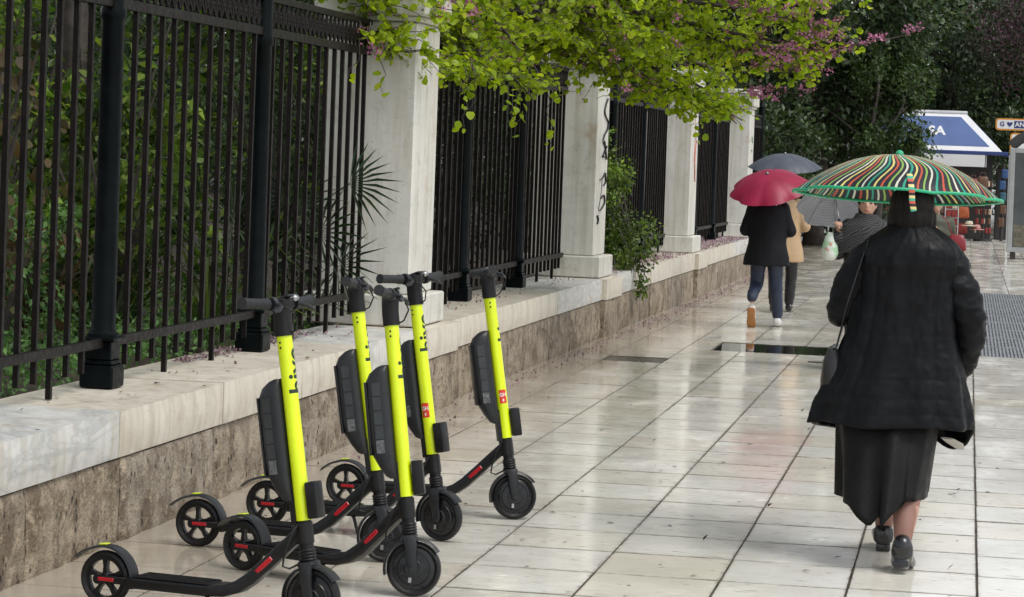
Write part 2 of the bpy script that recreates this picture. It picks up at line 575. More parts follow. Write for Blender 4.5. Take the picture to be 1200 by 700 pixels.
COVER = (-6, 22)
HATCH_ROWS, HATCH_X = (25, 26), (-2.15, -0.896)
GRATE = (0.097, 1.08, 22.25, 33.9)
far = MB()
far_tri = 0
shift = {k: random.choice((0, 0, 0, 0.03, -0.04, 0.07)) for k in range(-8, 16)}
shift.update({-6: 0, -5: 0, -4: 0, -3: 0.0, -2: 0.0, -1: 0.03, 0: -0.02})
N_SLAB = 0
for r in range(-18, 104):
    for k in range(-7, 13):
        x0, x1 = X0 + COLW * k, X0 + COLW * (k + 1)
        ya = Y0 + ROWL * r + shift[k]
        yb = ya + ROWL
        if (k, r) == COVER:
            continue
        if r in HATCH_ROWS and x1 > HATCH_X[0] and x0 < HATCH_X[1] - 0.01:
            if x0 < HATCH_X[0]:
                x1 = HATCH_X[0]
            else:
                continue
        if x0 > 0.0 and x0 < GRATE[1] - 0.01 and yb > GRATE[2] and ya < GRATE[3]:
            if ya < GRATE[2] - 0.05:
                yb = GRATE[2]
            elif yb > GRATE[3] + 0.05:
                ya = GRATE[3]
            else:
                continue
        if k == -7:
            x0 = -3.36
        gx, gy = random.choice((0.007, 0.009, 0.011)), random.choice((0.009, 0.011, 0.013))
        cx, cy, w, l = (x0 + x1) / 2, (ya + yb) / 2, x1 - x0 - gx, yb - ya - gy
        zz = random.gauss(0, 0.0006)
        # dirt packed into the joints almost to the top
        pv.add([(x0, ya, -0.0045), (x1, ya, -0.0045), (x1, yb, -0.0045), (x0, yb, -0.0045)], [(0, 1, 2, 3)])
        if 0 <= r <= 32 and -7 <= k <= 1 and N_SLAB < 300:
            o = bpy.data.objects.new('slab', slab_mesh(w, l))
            col.objects.link(o)
            o.parent = pavement
            o.location = (cx, cy, zz)
            o.rotation_euler = (random.gauss(0, 0.0016), random.gauss(0, 0.0016), random.gauss(0, 0.001))
            N_SLAB += 1
        else:
            h = 0.028
            tx, ty = random.gauss(0, 0.0012), random.gauss(0, 0.0012)
            P = [(cx + a * w / 2, cy + b * l / 2, zz + a * tx + b * ty) for a, b in ((-1, -1), (1, -1), (1, 1), (-1, 1))]
            far.add(P + [(p[0], p[1], -h) for p in P], [(0, 1, 2, 3), (0, 4, 5, 1), (1, 5, 6, 2), (2, 6, 7, 3), (3, 7, 4, 0)])
tag(far.build('distant_slabs', paving_far, pavement, fix=False), kind='stuff')
pavement.data.from_pydata(pv.v, [], pv.f)
pavement.data.materials.append(mortar)

# iron cover set into the slabs
cx, cy = X0 + COLW * (COVER[0] + 0.5), Y0 + ROWL * (COVER[1] + 0.5)
cover = thing('inspection_cover', 'dark wet rectangular inspection cover set in the paving near the wall', 'cover', (cx, cy, 0))
cover_m = M('wet rusted cover iron', (0.05, 0.043, 0.033), 0.22, 0.5, 18, bmp=0.5, bscale=70, rvar=0.12)
MB().cbox((0, 0, -0.013), (COLW - 0.035, ROWL - 0.035, 0.02), 0.003).build('plate', cover_m, cover)
fr = MB()
for sx in (-1, 1):
    fr.box((sx * (COLW / 2 - 0.011), 0, -0.012), (0.012, ROWL - 0.012, 0.024))
    fr.box((0, sx * (ROWL / 2 - 0.011), -0.012), (COLW - 0.036, 0.012, 0.022))
fr.build('frame', cover_m, cover)

# sunken hatch that has filled with rain
hy0, hy1 = Y0 + ROWL * HATCH_ROWS[0], Y0 + ROWL * (HATCH_ROWS[1] + 1)
hatch = thing('sunken_hatch', 'sunken hatch full of dark rain water behind the woman with the striped umbrella', 'hatch', ((HATCH_X[0] + HATCH_X[1]) / 2, (hy0 + hy1) / 2, 0))
HW, HL = HATCH_X[1] - HATCH_X[0], hy1 - hy0
tr = MB()
for sx in (-1, 1):
    tr.box((sx * (HW / 2 - 0.012), 0, -0.013), (0.016, HL - 0.012, 0.022))
    tr.box((0, sx * (HL / 2 - 0.013), -0.013), (HW - 0.042, 0.016, 0.02))
tr.build('frame', cover_m, hatch)
MB().box((0, 0, -0.025), (HW - 0.045, HL - 0.045, 0.006)).build('tray', M('black silt', (0.02, 0.018, 0.015), 0.6, 0.5, 9), hatch)
wm, wnt, wb, wo = base_mat('standing rain water')
wb.inputs['Base Color'].default_value = (0.012, 0.012, 0.01, 1)
wb.inputs['Roughness'].default_value = 0.03
wb.inputs['IOR'].default_value = 1.33
bump(wnt, wb, noise_t(wnt, obj_vec(wnt), 18.0, 2), 0.08, 0.004)
MB().box((0, 0, -0.0075), (HW - 0.05, HL - 0.05, 0.006)).build('water', wm, hatch)
mb = MB().cbox((-1.12, 20.62, 0.003), (0.27, 0.11, 0.008), 0.002)
tag(mb.build('drain_plate', cover_m, None), 'small dark drain plate lying in front of the sunken hatch', 'drain plate')

# ventilation gratings across the right of the walk
grate_m = M('wet galvanised grating', (0.26, 0.275, 0.29), 0.3, 0.3, 10, metal=0.35, rvar=0.1)
frame_m = M('grating frame', (0.34, 0.34, 0.335), 0.35, 0.3, 10, metal=0.5)
npan = 9
plen = (GRATE[3] - GRATE[2]) / npan
gw = GRATE[1] - GRATE[0]
g0 = thing('ventilation_grate', 'x', 'grate', (0, 0, 0), 0, 'ventilation gratings in the walk')
sl = MB()
nsl = 30
for i in range(nsl):
    sl.box((-gw / 2 + gw * (i + 0.5) / nsl, 0, -0.017), (0.018, plen - 0.05, 0.024))
for i in range(12):
    sl.box((0, -plen / 2 + plen * (i + 0.5) / 12, -0.014), (gw - 0.03, 0.008, 0.014))
tag(sl.build('slats', grate_m, g0), kind='stuff')
fr = MB()
for sx in (-1, 1):
    fr.box((0, sx * (plen / 2 - 0.014), -0.012), (gw, 0.024, 0.024))
    fr.box((sx * (gw / 2 - 0.006), 0, -0.012), (0.012, plen - 0.054, 0.022))
fr.build('frame', frame_m, g0)
ORD = ['nearest', 'second nearest', 'third nearest', 'fourth nearest', 'middle', 'fourth farthest', 'third farthest', 'second farthest', 'farthest']
for i in range(npan):
    gr = g0 if i == 0 else copy_tree(g0)
    gr.location = (GRATE[0] + gw / 2, GRATE[2] + plen * (i + 0.5), 0)
    gr['label'] = 'grey metal ventilation grating panel in the walk, %s of its row' % ORD[i]

# ------------------------------------------------------------------ boundary wall
PIL = [15.35, 22.62, 29.77, 36.92]       # pillar centres along the wall
WALL0, WALL1 = 5.6, 42.0
wall = thing('boundary_wall', 'low garden wall of brown stone blocks topped with pale marble blocks', 'wall', (-3.335, 9.0, 0), WROT)
def is_pier(y):
    return any(abs(y - p) < 0.47 for p in PIL)
def cut_lengths(y0, y1, lo, hi):
    out = [y0]
    while out[-1] < y1 - 1e-6:
        nxt = out[-1] + random.uniform(lo, hi)
        if nxt > y1 - lo * 0.6:
            nxt = y1
        out.append(nxt)
    return out
def spans(lo, hi, fixed=None):
    """block ends between the piers, and the piers themselves"""
    res, y = [], WALL0
    for p in PIL:
        c = cut_lengths(y, p - 0.47, lo, hi)
        if fixed and y == WALL0:
            c = fixed
        res += [(a, b, False) for a, b in zip(c[:-1], c[1:])]
        res.append((p - 0.47, p + 0.47, True))
        y = p + 0.47
    c = cut_lengths(y, WALL1, lo, hi)
    res += [(a, b, False) for a, b in zip(c[:-1], c[1:])]
    return res

def rough_block(x_front, depth, ya, yb, z0, z1, amp, cell, seed):
    """stone block: a fine uneven front, plain hidden sides"""
    L, Hh = yb - ya, z1 - z0
    n_y, n_z = max(2, int(L / cell)), max(2, int(Hh / cell))
    vs_, fs = [], []
    for j in range(n_z + 1):
        for i in range(n_y + 1):
            y, z = ya + L * i / n_y, z0 + Hh * j / n_z
            ed = min(i, n_y - i, j, n_z - j)
            rx = -0.012 if ed == 0 else (-0.003 if ed == 1 else 0)
            d = amp * (vnoise((seed, y, z), 5.0, seed) + 0.6 * vnoise((seed, y, z), 14.0, seed) + 0.35 * vnoise((seed, y, z), 33.0, seed))
            vs_.append((x_front + rx + d, y, z))
    w = n_y + 1
    for j in range(n_z):
        for i in range(n_y):
            a = j * w + i
            fs.append((a, a + 1, a + w + 1, a + w))
    # side, top and back skirts
    loop = [i for i in range(w)] + [j * w + n_y for j in range(1, n_z + 1)] + [n_z * w + i for i in range(n_y - 1, -1, -1)] + [j * w for j in range(n_z - 1, 0, -1)]
    o = len(vs_)
    for i in loop:
        vs_.append((x_front - depth, vs_[i][1], vs_[i][2]))
    m = len(loop)
    for q in range(m):
        q2 = (q + 1) % m
        fs.append((loop[q], o + q, o + q2, loop[q2]))
    fs.append(tuple(o + q for q in range(m)))
    return MB().add(vs_, fs)

random.seed(21)
for i, (a, b, pier) in enumerate(spans(1.0, 1.6, [5.6, 7.0, 8.62, 9.6, 10.85, 12.2, 13.4, 14.88])):
    xf = (0.035 if pier else -0.012) + random.uniform(-0.004, 0.006)
    near = a < 24
    rough_block(xf, 0.5, a - 9 + 0.003, b - 9 - 0.003, -0.03, 0.338, 0.011 if near else 0.007, 0.028 if a < 13 else (0.045 if near else 0.09), i * 1.7).build('stone_block', stone, wall, 'auto')
random.seed(5)
for i, (a, b, pier) in enumerate(spans(1.0, 1.5, [5.6, 7.1, 8.3, 9.56, 10.93, 12.25, 13.5, 14.88])):
    xf = (0.05 if pier else 0.0) + random.uniform(-0.004, 0.004)
    mt = marble_vein if (8.2 < a < 9.0 or random.random() < 0.25) else marble_cream
    mb = rough_block(xf, 0.62, a - 9 + 0.0018, b - 9 - 0.0018, 0.347, 0.535 + random.uniform(-0.003, 0.003), 0.0022, 0.05 if a < 24 else 0.15, 40 + i * 2.3)
    mb.build('marble_block', mt, wall, 'auto')
random.seed(99)
# hidden core of the wall keeps light from leaking under the blocks
MB().box((-0.33, (WALL1 + WALL0) / 2 - 9, 0.16), (0.5, WALL1 - WALL0 - 0.05, 0.36)).build('core', soil, wall)

# ------------------------------------------------------------------ pillars
def sq_ring(cx, cy, hx, hy, z, c):
    return [Vector((cx + sx * (hx - ax), cy + sy * (hy - ay), z)) for sx, sy, ax, ay in
            ((1, -1, c, 0), (1, -1, 0, c), (1, 1, 0, c), (1, 1, c, 0), (-1, 1, c, 0), (-1, 1, 0, c), (-1, -1, 0, c), (-1, -1, c, 0))]
def block(cx, cy, hx, hy, z0, z1, c=0.008):
    q = MB()
    # order the ring so that it runs round once
    def ring(h, k):
        a, b = hx - k, hy - k
        return [Vector(p) for p in ((cx + a - c, cy - b, h), (cx + a, cy - b + c, h), (cx + a, cy + b - c, h), (cx + a - c, cy + b, h), (cx - a + c, cy + b, h), (cx - a, cy + b - c, h), (cx - a, cy - b + c, h), (cx - a + c, cy - b, h))]
    return q.loft([ring(z0, c), ring(z0 + c, 0), ring(z1 - c, 0), ring(z1, c)])
PLAB = ['tall marble pillar beside the handlebars, nearest of the row with a fan palm leaf against it',
        'marble pillar with black scrawled graffiti on its street face',
        'marble pillar with a red paint smear, between the overgrown fence bay and the dark bay',
        'marble pillar just left of the red umbrella, faint green paint marks on it',
        ]
pillars = []
for i, p in enumerate(PIL):
    t = thing('marble_pillar', PLAB[i], 'pillar', (wall_x(p, -0.42), p, 0.535), WROT, 'marble pillars of the garden wall')
    block(0, 0, 0.372, 0.375, 0.004, 0.198, 0.01).build('plinth', marble_pillar, t)
    block(0, 0, 0.30, 0.31, 0.1995, 1.90, 0.012).build('shaft', marble_pillar, t)
    cp = block(0, 0, 0.325, 0.335, 1.902, 1.935, 0.008)
    cp.v += []
    cb = block(0, 0, 0.36, 0.37, 1.937, 2.12, 0.012)
    cp.add(cb.v, cb.f)
    ct = block(0, 0, 0.40, 0.41, 2.122, 2.19, 0.012)
    cp.add(ct.v, ct.f)
    cp.build('capital', marble_pillar, t)
    pillars.append(t)

# graffiti strokes on the street face of the second pillar (y along the wall, z up, pillar local)
ink = M('black spray paint', (0.018, 0.018, 0.02), 0.5, 0.2)
def strokes(parent, name, mat, lines, x, r=0.008):
    q = MB()
    for ln in lines:
        q.tube([(x, a, b) for a, b in ln], [(r, 0.0018)] * len(ln), 6)
    return q.build(name, mat, parent)
SP = pillars[1]
def bez(pts, n=5):
    out = []
    P = [Vector((a, b, 0)) for a, b in pts]
    for i in range(len(P) - 1):
        p0, p1, p2, p3 = P[max(i - 1, 0)], P[i], P[i + 1], P[min(i + 2, len(P) - 1)]
        for k in range(n):
            t = k / n
            q = 0.5 * ((2 * p1) + (p2 - p0) * t + (2 * p0 - 5 * p1 + 4 * p2 - p3) * t * t + (3 * p1 - p0 - 3 * p2 + p3) * t ** 3)
            out.append((q.x, q.y))
    out.append((P[-1].x, P[-1].y))
    return out
gl = [bez([(0.15, 1.50), (0.02, 1.42), (-0.02, 1.34), (0.12, 1.28), (0.22, 1.24), (0.16, 1.16), (0.0, 1.10), (-0.06, 1.04)]),
      bez([(-0.06, 1.03), (0.10, 0.98), (0.20, 0.99)]), bez([(0.02, 1.04), (0.12, 0.93), (0.18, 0.84)]), bez([(0.17, 0.98), (0.0, 0.90), (-0.04, 0.86)]), bez([(-0.05, 0.88), (0.2, 0.86)]),
      bez([(-0.16, 0.62), (-0.02, 0.64), (0.14, 0.70)]), bez([(0.14, 0.70), (0.18, 0.60), (0.06, 0.56)]), bez([(0.02, 0.64), (0.0, 0.52), (-0.06, 0.40), (-0.14, 0.30)]),
      bez([(-0.06, 0.42), (0.10, 0.46), (0.16, 0.38), (0.02, 0.32), (-0.12, 0.29)]),
      bez([(-0.24, 0.24), (-0.18, 0.20), (-0.22, 0.15)]), bez([(-0.25, 0.235), (-0.19, 0.245)])]
gl = [[(a, 0.36 + b * 0.86) for a, b in ln] for ln in gl]
tag(strokes(SP, 'graffiti', ink, gl, 0.3015, 0.017), 'black hand-drawn letters')
strokes(pillars[2], 'paint_smear', M('red chalk smear', (0.45, 0.12, 0.09), 0.7, 0.4), [bez([(-0.1, 1.75), (0.0, 1.4), (-0.05, 1.1)]), bez([(0.1, 1.35), (0.0, 1.15), (0.08, 0.85)])], 0.3015, 0.012)
strokes(pillars[3], 'paint_smear', M('faded green paint', (0.26, 0.36, 0.27), 0.7, 0.3), [bez([(-0.2, 1.42), (-0.05, 1.5), (0.1, 1.4)]), bez([(-0.15, 1.3), (0.1, 1.28)])], 0.3015, 0.012)

# ------------------------------------------------------------------ iron railings between the pillars
SPC = 0.182
bar_long = MB().box((0, 0, 0.86), (0.023, 0.023, 1.72)).mesh('bar')
bar_short = MB().box((0, 0, 0.90), (0.023, 0.023, 1.64)).mesh('bar')
bar_long.materials.append(iron)
bar_short.materials.append(iron)
pb = MB()
pb.cbox((0, 0, 0.051), (0.155, 0.155, 0.10), 0.008).cbox((0, 0, 0.112), (0.135, 0.135, 0.02), 0.006).cbox((0, 0, 0.166), (0.122, 0.122, 0.086), 0.006)
pb.cbox((0, 0, 0.217), (0.165, 0.165, 0.016), 0.005)
post_base = pb.mesh('base')
post_base.materials.append(iron_post)
ps = MB()
ps.lathe([(0.072, 0.225), (0.072, 0.238), (0.06, 0.246), (0.054, 0.262), (0.051, 0.8), (0.049, 1.62), (0.058, 1.64), (0.058, 1.67), (0.05, 1.69), (0.05, 2.03), (0.066, 2.05), (0.04, 2.09), (0.02, 2.16), (0.006, 2.2)], n=16)
post_shaft = ps.mesh('shaft')
post_shaft.materials.append(iron_post)
post_shaft.polygons.foreach_set('use_smooth', [True] * len(post_shaft.polygons))
post_shaft.set_sharp_from_angle(angle=R(35))

BAYS = [(8.35, 15.04, (10.44, 12.72), 9.82, 'black iron railing bay behind the yellow scooters, nearest of the row'),
        (15.66, 22.31, (17.95, 20.12), 16.0, 'iron railing bay between the palm pillar and the graffiti pillar'),
        (22.93, 29.46, (25.1, 27.3), 23.2, 'iron railing bay partly covered by the creeping shrub'),
        (30.08, 36.61, (32.3, 34.5), 30.3, 'dark iron railing bay left of the red umbrella'),
        (37.23, 41.9, (39.4, 41.6), 37.5, 'farthest iron railing bay, mostly behind the umbrellas')]
for bi, (ya, yb, posts, phase, lab) in enumerate(BAYS):
    t = thing('iron_railing', lab, 'railing', (wall_x(ya, -0.42), ya, 0.537), WROT, 'iron railings of the garden wall')
    Lb = yb - ya
    for zc, hgt, th in ((0.200, 0.042, 0.028), (1.703, 0.046, 0.036), (1.885, 0.036, 0.036)):
        cuts = [0.0] + [p - ya for p in posts] + [Lb]
        for ca, cb_ in zip(cuts[:-1], cuts[1:]):
            MB().cbox((0.0145 if zc < 0.3 else 0, (ca + cb_) / 2, zc), (th, cb_ - ca - 0.09, hgt), 0.003).build('rail', iron, t)
    for p in posts:
        o = link('post', post_base, None, t)
        o.location = (0, p - ya, 0)
        o['label'] = 'dark green iron post with square foot'
        s_ = link('shaft', post_shaft, None, o)
    k0 = math.floor((ya - phase) / SPC) + 1
    k = k0
    while phase + SPC * k < yb - 0.05:
        y = phase + SPC * k
        if all(abs(y - p) > 0.095 for p in posts):
            o = link('bar', bar_long if k % 4 == 0 else bar_short, None, t)
            o.location = (random.gauss(0, 0.0015), y - ya + random.gauss(0, 0.003), 0)
            o.rotation_euler = (random.gauss(0, 0.0015), random.gauss(0, 0.0015), 0)
        k += 1
    # lattice frieze between the two upper rails
    fz = MB()
    y = 0.08
    while y < Lb - 0.05:
        for a, b in ((y, y + 0.091), (y + 0.091, y)):
            fz.tube([(0, a, 1.73), (0, (a + b) / 2 + 0.2 * (b - a), 1.80), (0, b, 1.865)], 0.0075, 5)
        fz.tube([(0, y, 1.73), (0, y, 1.866)], 0.009, 5)
        fz.tube([(0, y + 0.0455 + 0.03 * math.cos(PI * i / 6), 1.735 + 0.085 * math.sin(PI * i / 6)) for i in range(7)], 0.006, 5)
        y += 0.091
    fz.box((0, Lb / 2, 1.80), (0.008, Lb - 0.02, 0.008))
    tag(fz.build('lattice', iron, t), kind='stuff')

# ------------------------------------------------------------------ electric scooters
yellow = M('fluorescent yellow paint', (0.70, 0.86, 0.004), 0.3, 0.07, 7, coat=0.3, rvar=0.12, bmp=0.06, bscale=260)
sc_black = M('satin black scooter metal', (0.007, 0.007, 0.0075), 0.36, 0.3, 18, rvar=0.1, bmp=0.08, bscale=120, spec=0.32)
sc_grey = M('dark grey moulded plastic', (0.013, 0.014, 0.016), 0.38, 0.2, 25, rvar=0.1, spec=0.4)
sc_panel = M('slate grey panel', (0.028, 0.032, 0.036), 0.34, 0.25, 25)
rubber = M('wet tyre rubber', (0.007, 0.007, 0.0075), 0.45, 0.4, 30, bmp=0.3, bscale=160, rvar=0.12, spec=0.35)
motor_m = M('wet black hub casing', (0.009, 0.0095, 0.011), 0.25, 0.3, 20, rvar=0.1, spec=0.4)
red_ref = M('red reflector', (0.42, 0.012, 0.02), 0.2, 0.15, 30)
grip_m = M('ribbed grip rubber', (0.012, 0.0125, 0.014), 0.6, 0.25, 60, bmp=0.5, bscale=220)
chrome = M('dull steel', (0.35, 0.35, 0.35), 0.3, 0.2, 30, metal=1.0)
lime = M('lime safety sticker', (0.62, 0.75, 0.02), 0.35, 0.2, 40)
sticker_red = M('red label film', (0.70, 0.045, 0.02), 0.35, 0.08)
sticker_white = M('white label print', (0.78, 0.78, 0.76), 0.4, 0.05)
logo_ink = M('dark lettering film', (0.015, 0.03, 0.012), 0.4, 0.1)

AX0 = Vector((0.775, 0, 0.22))
AXD = Vector((-0.168, 0, 0.986)).normalized()
def on_axis(z, fwd=0.0, side=0.0):
    """point on the steering axis at height z, pushed forward / sideways"""
    p = AX0 + AXD * ((z - AX0.z) / AXD.z)
    f = Vector((AXD.z, 0, -AXD.x))
    return p + f * fwd + Vector((0, side, 0))
AXF = Vector((AXD.z, 0, -AXD.x))          # forward, square to the column

def sup(a, rx, ry, e=2.6):
    c, s_ = math.cos(a), math.sin(a)
    return math.copysign(abs(c) ** (2 / e), c) * rx, math.copysign(abs(s_) ** (2 / e), s_) * ry

def col_ring(z, fwd, rx, ry, n=18, e=2.6):
    return [on_axis(z, fwd + sup(2 * PI * k / n, rx, ry, e)[0], sup(2 * PI * k / n, rx, ry, e)[1]) for k in range(n)]

def wheel_meshes(r, w, spokes):
    ty = MB()
    n = 36
    rt = w / 2
    prof = [(r - 0.024, -rt * 0.62), (r - 0.014, -rt), (r - 0.004, -rt * 0.72), (r, 0), (r - 0.004, rt * 0.72), (r - 0.014, rt), (r - 0.024, rt * 0.62), (r - 0.026, 0), (r - 0.024, -rt * 0.62)]
    ty.lathe(prof, axis='y', n=n)
    rim = MB()
    ri = r - 0.024
    if spokes:
        rim.lathe([(ri + 0.003, -0.012), (ri - 0.008, -0.012), (ri - 0.010, 0), (ri - 0.008, 0.012), (ri + 0.003, 0.012)], axis='y', n=n)
        rim.lathe([(0.004, -0.024), (0.018, -0.022), (0.021, 0), (0.018, 0.022), (0.004, 0.024)], axis='y', n=16)
        for i in range(5):
            a = 2 * PI * i / 5 + 0.35
            d = Vector((math.cos(a), 0, math.sin(a)))
            q = Vector((-d.z, 0, d.x))
            rings = []
            for t, hw, hy in ((0.015, 0.009, 0.012), (0.04, 0.0065, 0.010), (ri - 0.006, 0.0105, 0.010)):
                c = d * t
                rings.append([c + q * hw + Vector((0, hy, 0)), c - q * hw + Vector((0, hy, 0)), c - q * hw - Vector((0, hy, 0)), c + q * hw - Vector((0, hy, 0))])
            rim.loft(rings)
    else:
        rim.lathe([(0.004, -0.028), (0.030, -0.028), (0.034, -0.024), (0.058, -0.0215), (0.061, -0.018), (ri - 0.006, -0.0165), (ri + 0.002, -0.012), (ri + 0.002, 0.012), (ri - 0.006, 0.0165), (0.061, 0.018), (0.058, 0.0215), (0.034, 0.024), (0.030, 0.028), (0.004, 0.028)], axis='y', n=n)
        for i in range(7):
            a = 2 * PI * i / 7
            for sy in (-1, 1):
                rim.box((0.046 * math.cos(a), sy * 0.0225, 0.046 * math.sin(a)), (0.007, 0.004, 0.022), Matrix.Rotation(-a + PI / 2, 3, 'Y'))
    return ty, rim

def fender_mb(c, r, w, a0, a1, thick=0.004, tail=None, n=18):
    """mudguard: a shallow channel bent round the wheel"""
    rings = []
    pts = [(a0 + (a1 - a0) * i / n, r, 1.0) for i in range(n + 1)]
    for a, rr, ws in pts:
        d = Vector((math.cos(a), 0, math.sin(a)))
        hw = w / 2 * ws
        rings.append([c + d * (rr - 0.007) + Vector((0, -hw, 0)), c + d * rr + Vector((0, -hw * 0.86, 0)), c + d * (rr + 0.003) , c + d * rr + Vector((0, hw * 0.86, 0)), c + d * (rr - 0.007) + Vector((0, hw, 0)),
                      c + d * (rr - 0.008) + Vector((0, hw - 0.004, 0)), c + d * (rr - thick), c + d * (rr - 0.008) + Vector((0, -hw + 0.004, 0))])
    if tail:
        a = a1
        d = Vector((math.cos(a), 0, math.sin(a)))
        tdir = Vector((-math.sin(a), 0, math.cos(a)))
        for s_, lift, ws in tail:
            o = tdir * s_ + d * lift
            hw = w / 2 * ws
            b = c + d * r + o
            rings.append([b + Vector((0, -hw, -0.006)), b + Vector((0, -hw * 0.86, 0)), b + Vector((0, 0, 0.003)), b + Vector((0, hw * 0.86, 0)), b + Vector((0, hw, -0.006)),
                          b + Vector((0, hw - 0.004, -0.007)), b + Vector((0, 0, -0.002)), b + Vector((0, -hw + 0.004, -0.007))])
    q = MB()
    q.loft(rings)
    return q

def wrap_text(txt, size, z0, radius, ang0, bold=0.0, up=True):
    """lettering rolled round the column: runs upward, tops to the rider's right of the view"""
    v, f = text_mesh(txt, size, bold)
    out = []
    for x, y, _ in v:
        z = z0 + x * AXD.z
        a = ang0 - y / radius
        out.append(on_axis(z, math.cos(a) * radius, math.sin(a) * radius))
    return MB().add(out, f)

def plate_on_column(z0, z1, a0, a1, radius, n=8):
    rings = []
    for z in (z0, z1):
        rings.append([on_axis(z, math.cos(a0 + (a1 - a0) * i / n) * radius, math.sin(a0 + (a1 - a0) * i / n) * radius) for i in range(n + 1)])
    m = n + 1
    return MB().add(rings[0] + rings[1], [(i, i + 1, m + i + 1, m + i) for i in range(n)])

FRONT = {'steering_column', 'lower_column', 'head', 'handlebar', 'battery_pack', 'control_box', 'fork', 'front_wheel', 'front_fender', 'bellows', 'sticker'}

def make_scooter(label):
    t = thing('electric_scooter', label, 'scooter', group='yellow electric scooters parked by the wall')
    # --- column
    st = MB()
    st.loft([col_ring(z, 0, 0.0265, 0.0265, 32, 2.0) for z in (0.362, 0.60, 0.985)])
    scol = st.build('steering_column', yellow, t, 'auto')
    tx = wrap_text('hive', 0.098, 0.864, 0.0271, R(16), 0.0022)
    tag(tx.build('lettering', logo_ink, scol, fix=False), 'dark word running up the column')
    for z in (0.962, 0.944):
        d = MB()
        for k, (aa) in enumerate((-1.75,)):
            p = on_axis(z, math.cos(aa) * 0.0258, math.sin(aa) * 0.0258)
            d.ball(p, 0.0042, 10, 6)
        d.build('screw', sc_grey, scol, True)
    lc = MB()
    lc.loft([col_ring(z, 0, r_, r_ * 0.96, 20, 2.0) for z, r_ in ((0.20, 0.024), (0.361, 0.0245))])
    lc.box(on_axis(0.42, -0.03), (0.02, 0.04, 0.14), Matrix.Rotation(-0.169, 3, 'Y'))
    lc.build('lower_column', sc_black, t, 'auto')
    be = MB()
    rings = []
    for i in range(13):
        z = 0.205 + 0.062 * i / 12
        rings.append(col_ring(z, 0, 0.0305 if i % 2 else 0.0265, 0.0305 if i % 2 else 0.0265, 18, 2.0))
    be.loft(rings)
    be.build('bellows', rubber, t, 'auto')
    hd = MB()
    hd.loft([col_ring(z, f, rx, ry, 20, 2.3) for z, f, rx, ry in ((0.983, 0, 0.0315, 0.0305), (1.03, 0, 0.0315, 0.0305), (1.06, 0.002, 0.032, 0.031), (1.085, 0.006, 0.034, 0.033), (1.104, 0.01, 0.031, 0.031), (1.112, 0.012, 0.02, 0.022))])
    hd_o = hd.build('head', sc_black, t, 'auto')
    dp = MB().cbox(on_axis(1.113, 0.018), (0.05, 0.04, 0.008), 0.003, 2, Matrix.Rotation(-0.35, 3, 'Y'))
    dp.build('display', sc_grey, hd_o)
    # --- handlebar
    hb = MB()
    hc = on_axis(1.088, 0.012)
    hb.tube([hc + Vector((-0.012, -0.115, 0.004)), hc + Vector((0, -0.05, 0)), hc + Vector((0, 0.05, 0)), hc + Vector((-0.012, 0.115, 0.004))], 0.0135, 12)
    hbo = hb.build('handlebar', sc_black, t, 'auto')
    for sy in (-1, 1):
        gp = MB()
        a_, b_ = hc + Vector((-0.010, sy * 0.100, 0.0035)), hc + Vector((-0.028, sy * 0.235, 0.009))
        n_ = 9
        gp.tube([a_.lerp(b_, i / n_) for i in range(n_ + 1)], [0.0205, 0.0205] + [0.0175, 0.0185] * 3 + [0.0180, 0.0205], 14)
        gp.build('grip', grip_m, hbo, 'auto')
        lv = MB()
        q0 = hc + Vector((0.012, sy * 0.078, 0.004))
        lv.lathe([(0.021, -0.011), (0.024, -0.008), (0.024, 0.008), (0.021, 0.011)], q0 + Vector((-0.014, 0, 0)), 'y', 16, True)
        lv.tube([q0, q0 + Vector((0.03, sy * 0.012, -0.006)), q0 + Vector((0.036, sy * 0.04, -0.018)), q0 + Vector((0.030, sy * 0.062, -0.022))], [0.007, 0.007, (0.009, 0.006), (0.008, 0.004)], 8)
        lv.build('thumb_lever', sc_grey, hbo, 'auto')
    cbl = MB()
    cbl.tube([hc + Vector((0.016, -0.06, -0.004)), hc + Vector((0.05, -0.05, -0.01)), hc + Vector((0.066, -0.02, -0.045)), hc + Vector((0.05, 0.0, -0.085)), hc + Vector((0.026, 0.0, -0.10))], 0.003, 6)
    cbl.build('brake_cable', rubber, hbo, True)
    bl = MB().ball(hc + Vector((0.004, 0.062, 0.022)), (0.018, 0.018, 0.014), 14, 8)
    bl.build('bell', chrome, hbo, True)
    # --- battery on the back of the column
    bp = MB()
    rings = []
    zs = [(0.430, 0.30, 0.5), (0.440, 0.46, 0.72), (0.475, 0.70, 0.9), (0.52, 0.93, 1.0), (0.56, 1, 1), (0.66, 1, 1), (0.74, 1, 1), (0.785, 0.97, 1.0), (0.815, 0.80, 0.93), (0.835, 0.50, 0.74), (0.842, 0.30, 0.5)]
    for z, sx, sy in zs:
        hx = 0.046 * sx
        rings.append(col_ring(z, -0.024 - hx, hx, 0.043 * sy, 24, 3.0))
    bp.loft(rings)
    bpo = bp.build('battery_pack', sc_grey, t, 'auto')
    sd_ = MB()
    sd_.loft([col_ring(z, -0.113, 0.008, 0.036, 16, 2.5) for z in (0.52, 0.535, 0.77, 0.785)])
    sd_.build('rear_cover', sc_black, bpo, 'auto')
    for sy in (-1, 1):
        for i in range(5):
            z0, z1 = 0.525 + 0.052 * i, 0.525 + 0.052 * i + 0.047
            q = MB()
            rings = []
            for z in (z0, z1):
                rings.append([on_axis(z, -0.090, sy * 0.0410), on_axis(z, -0.060, sy * 0.0425), on_axis(z, -0.060, sy * 0.0445), on_axis(z, -0.090, sy * 0.0430)])
            q.loft(rings)
            q.build('panel', sc_panel if i else M('pale printed panel', (0.10, 0.105, 0.11), 0.4, 0.7, 90), bpo)
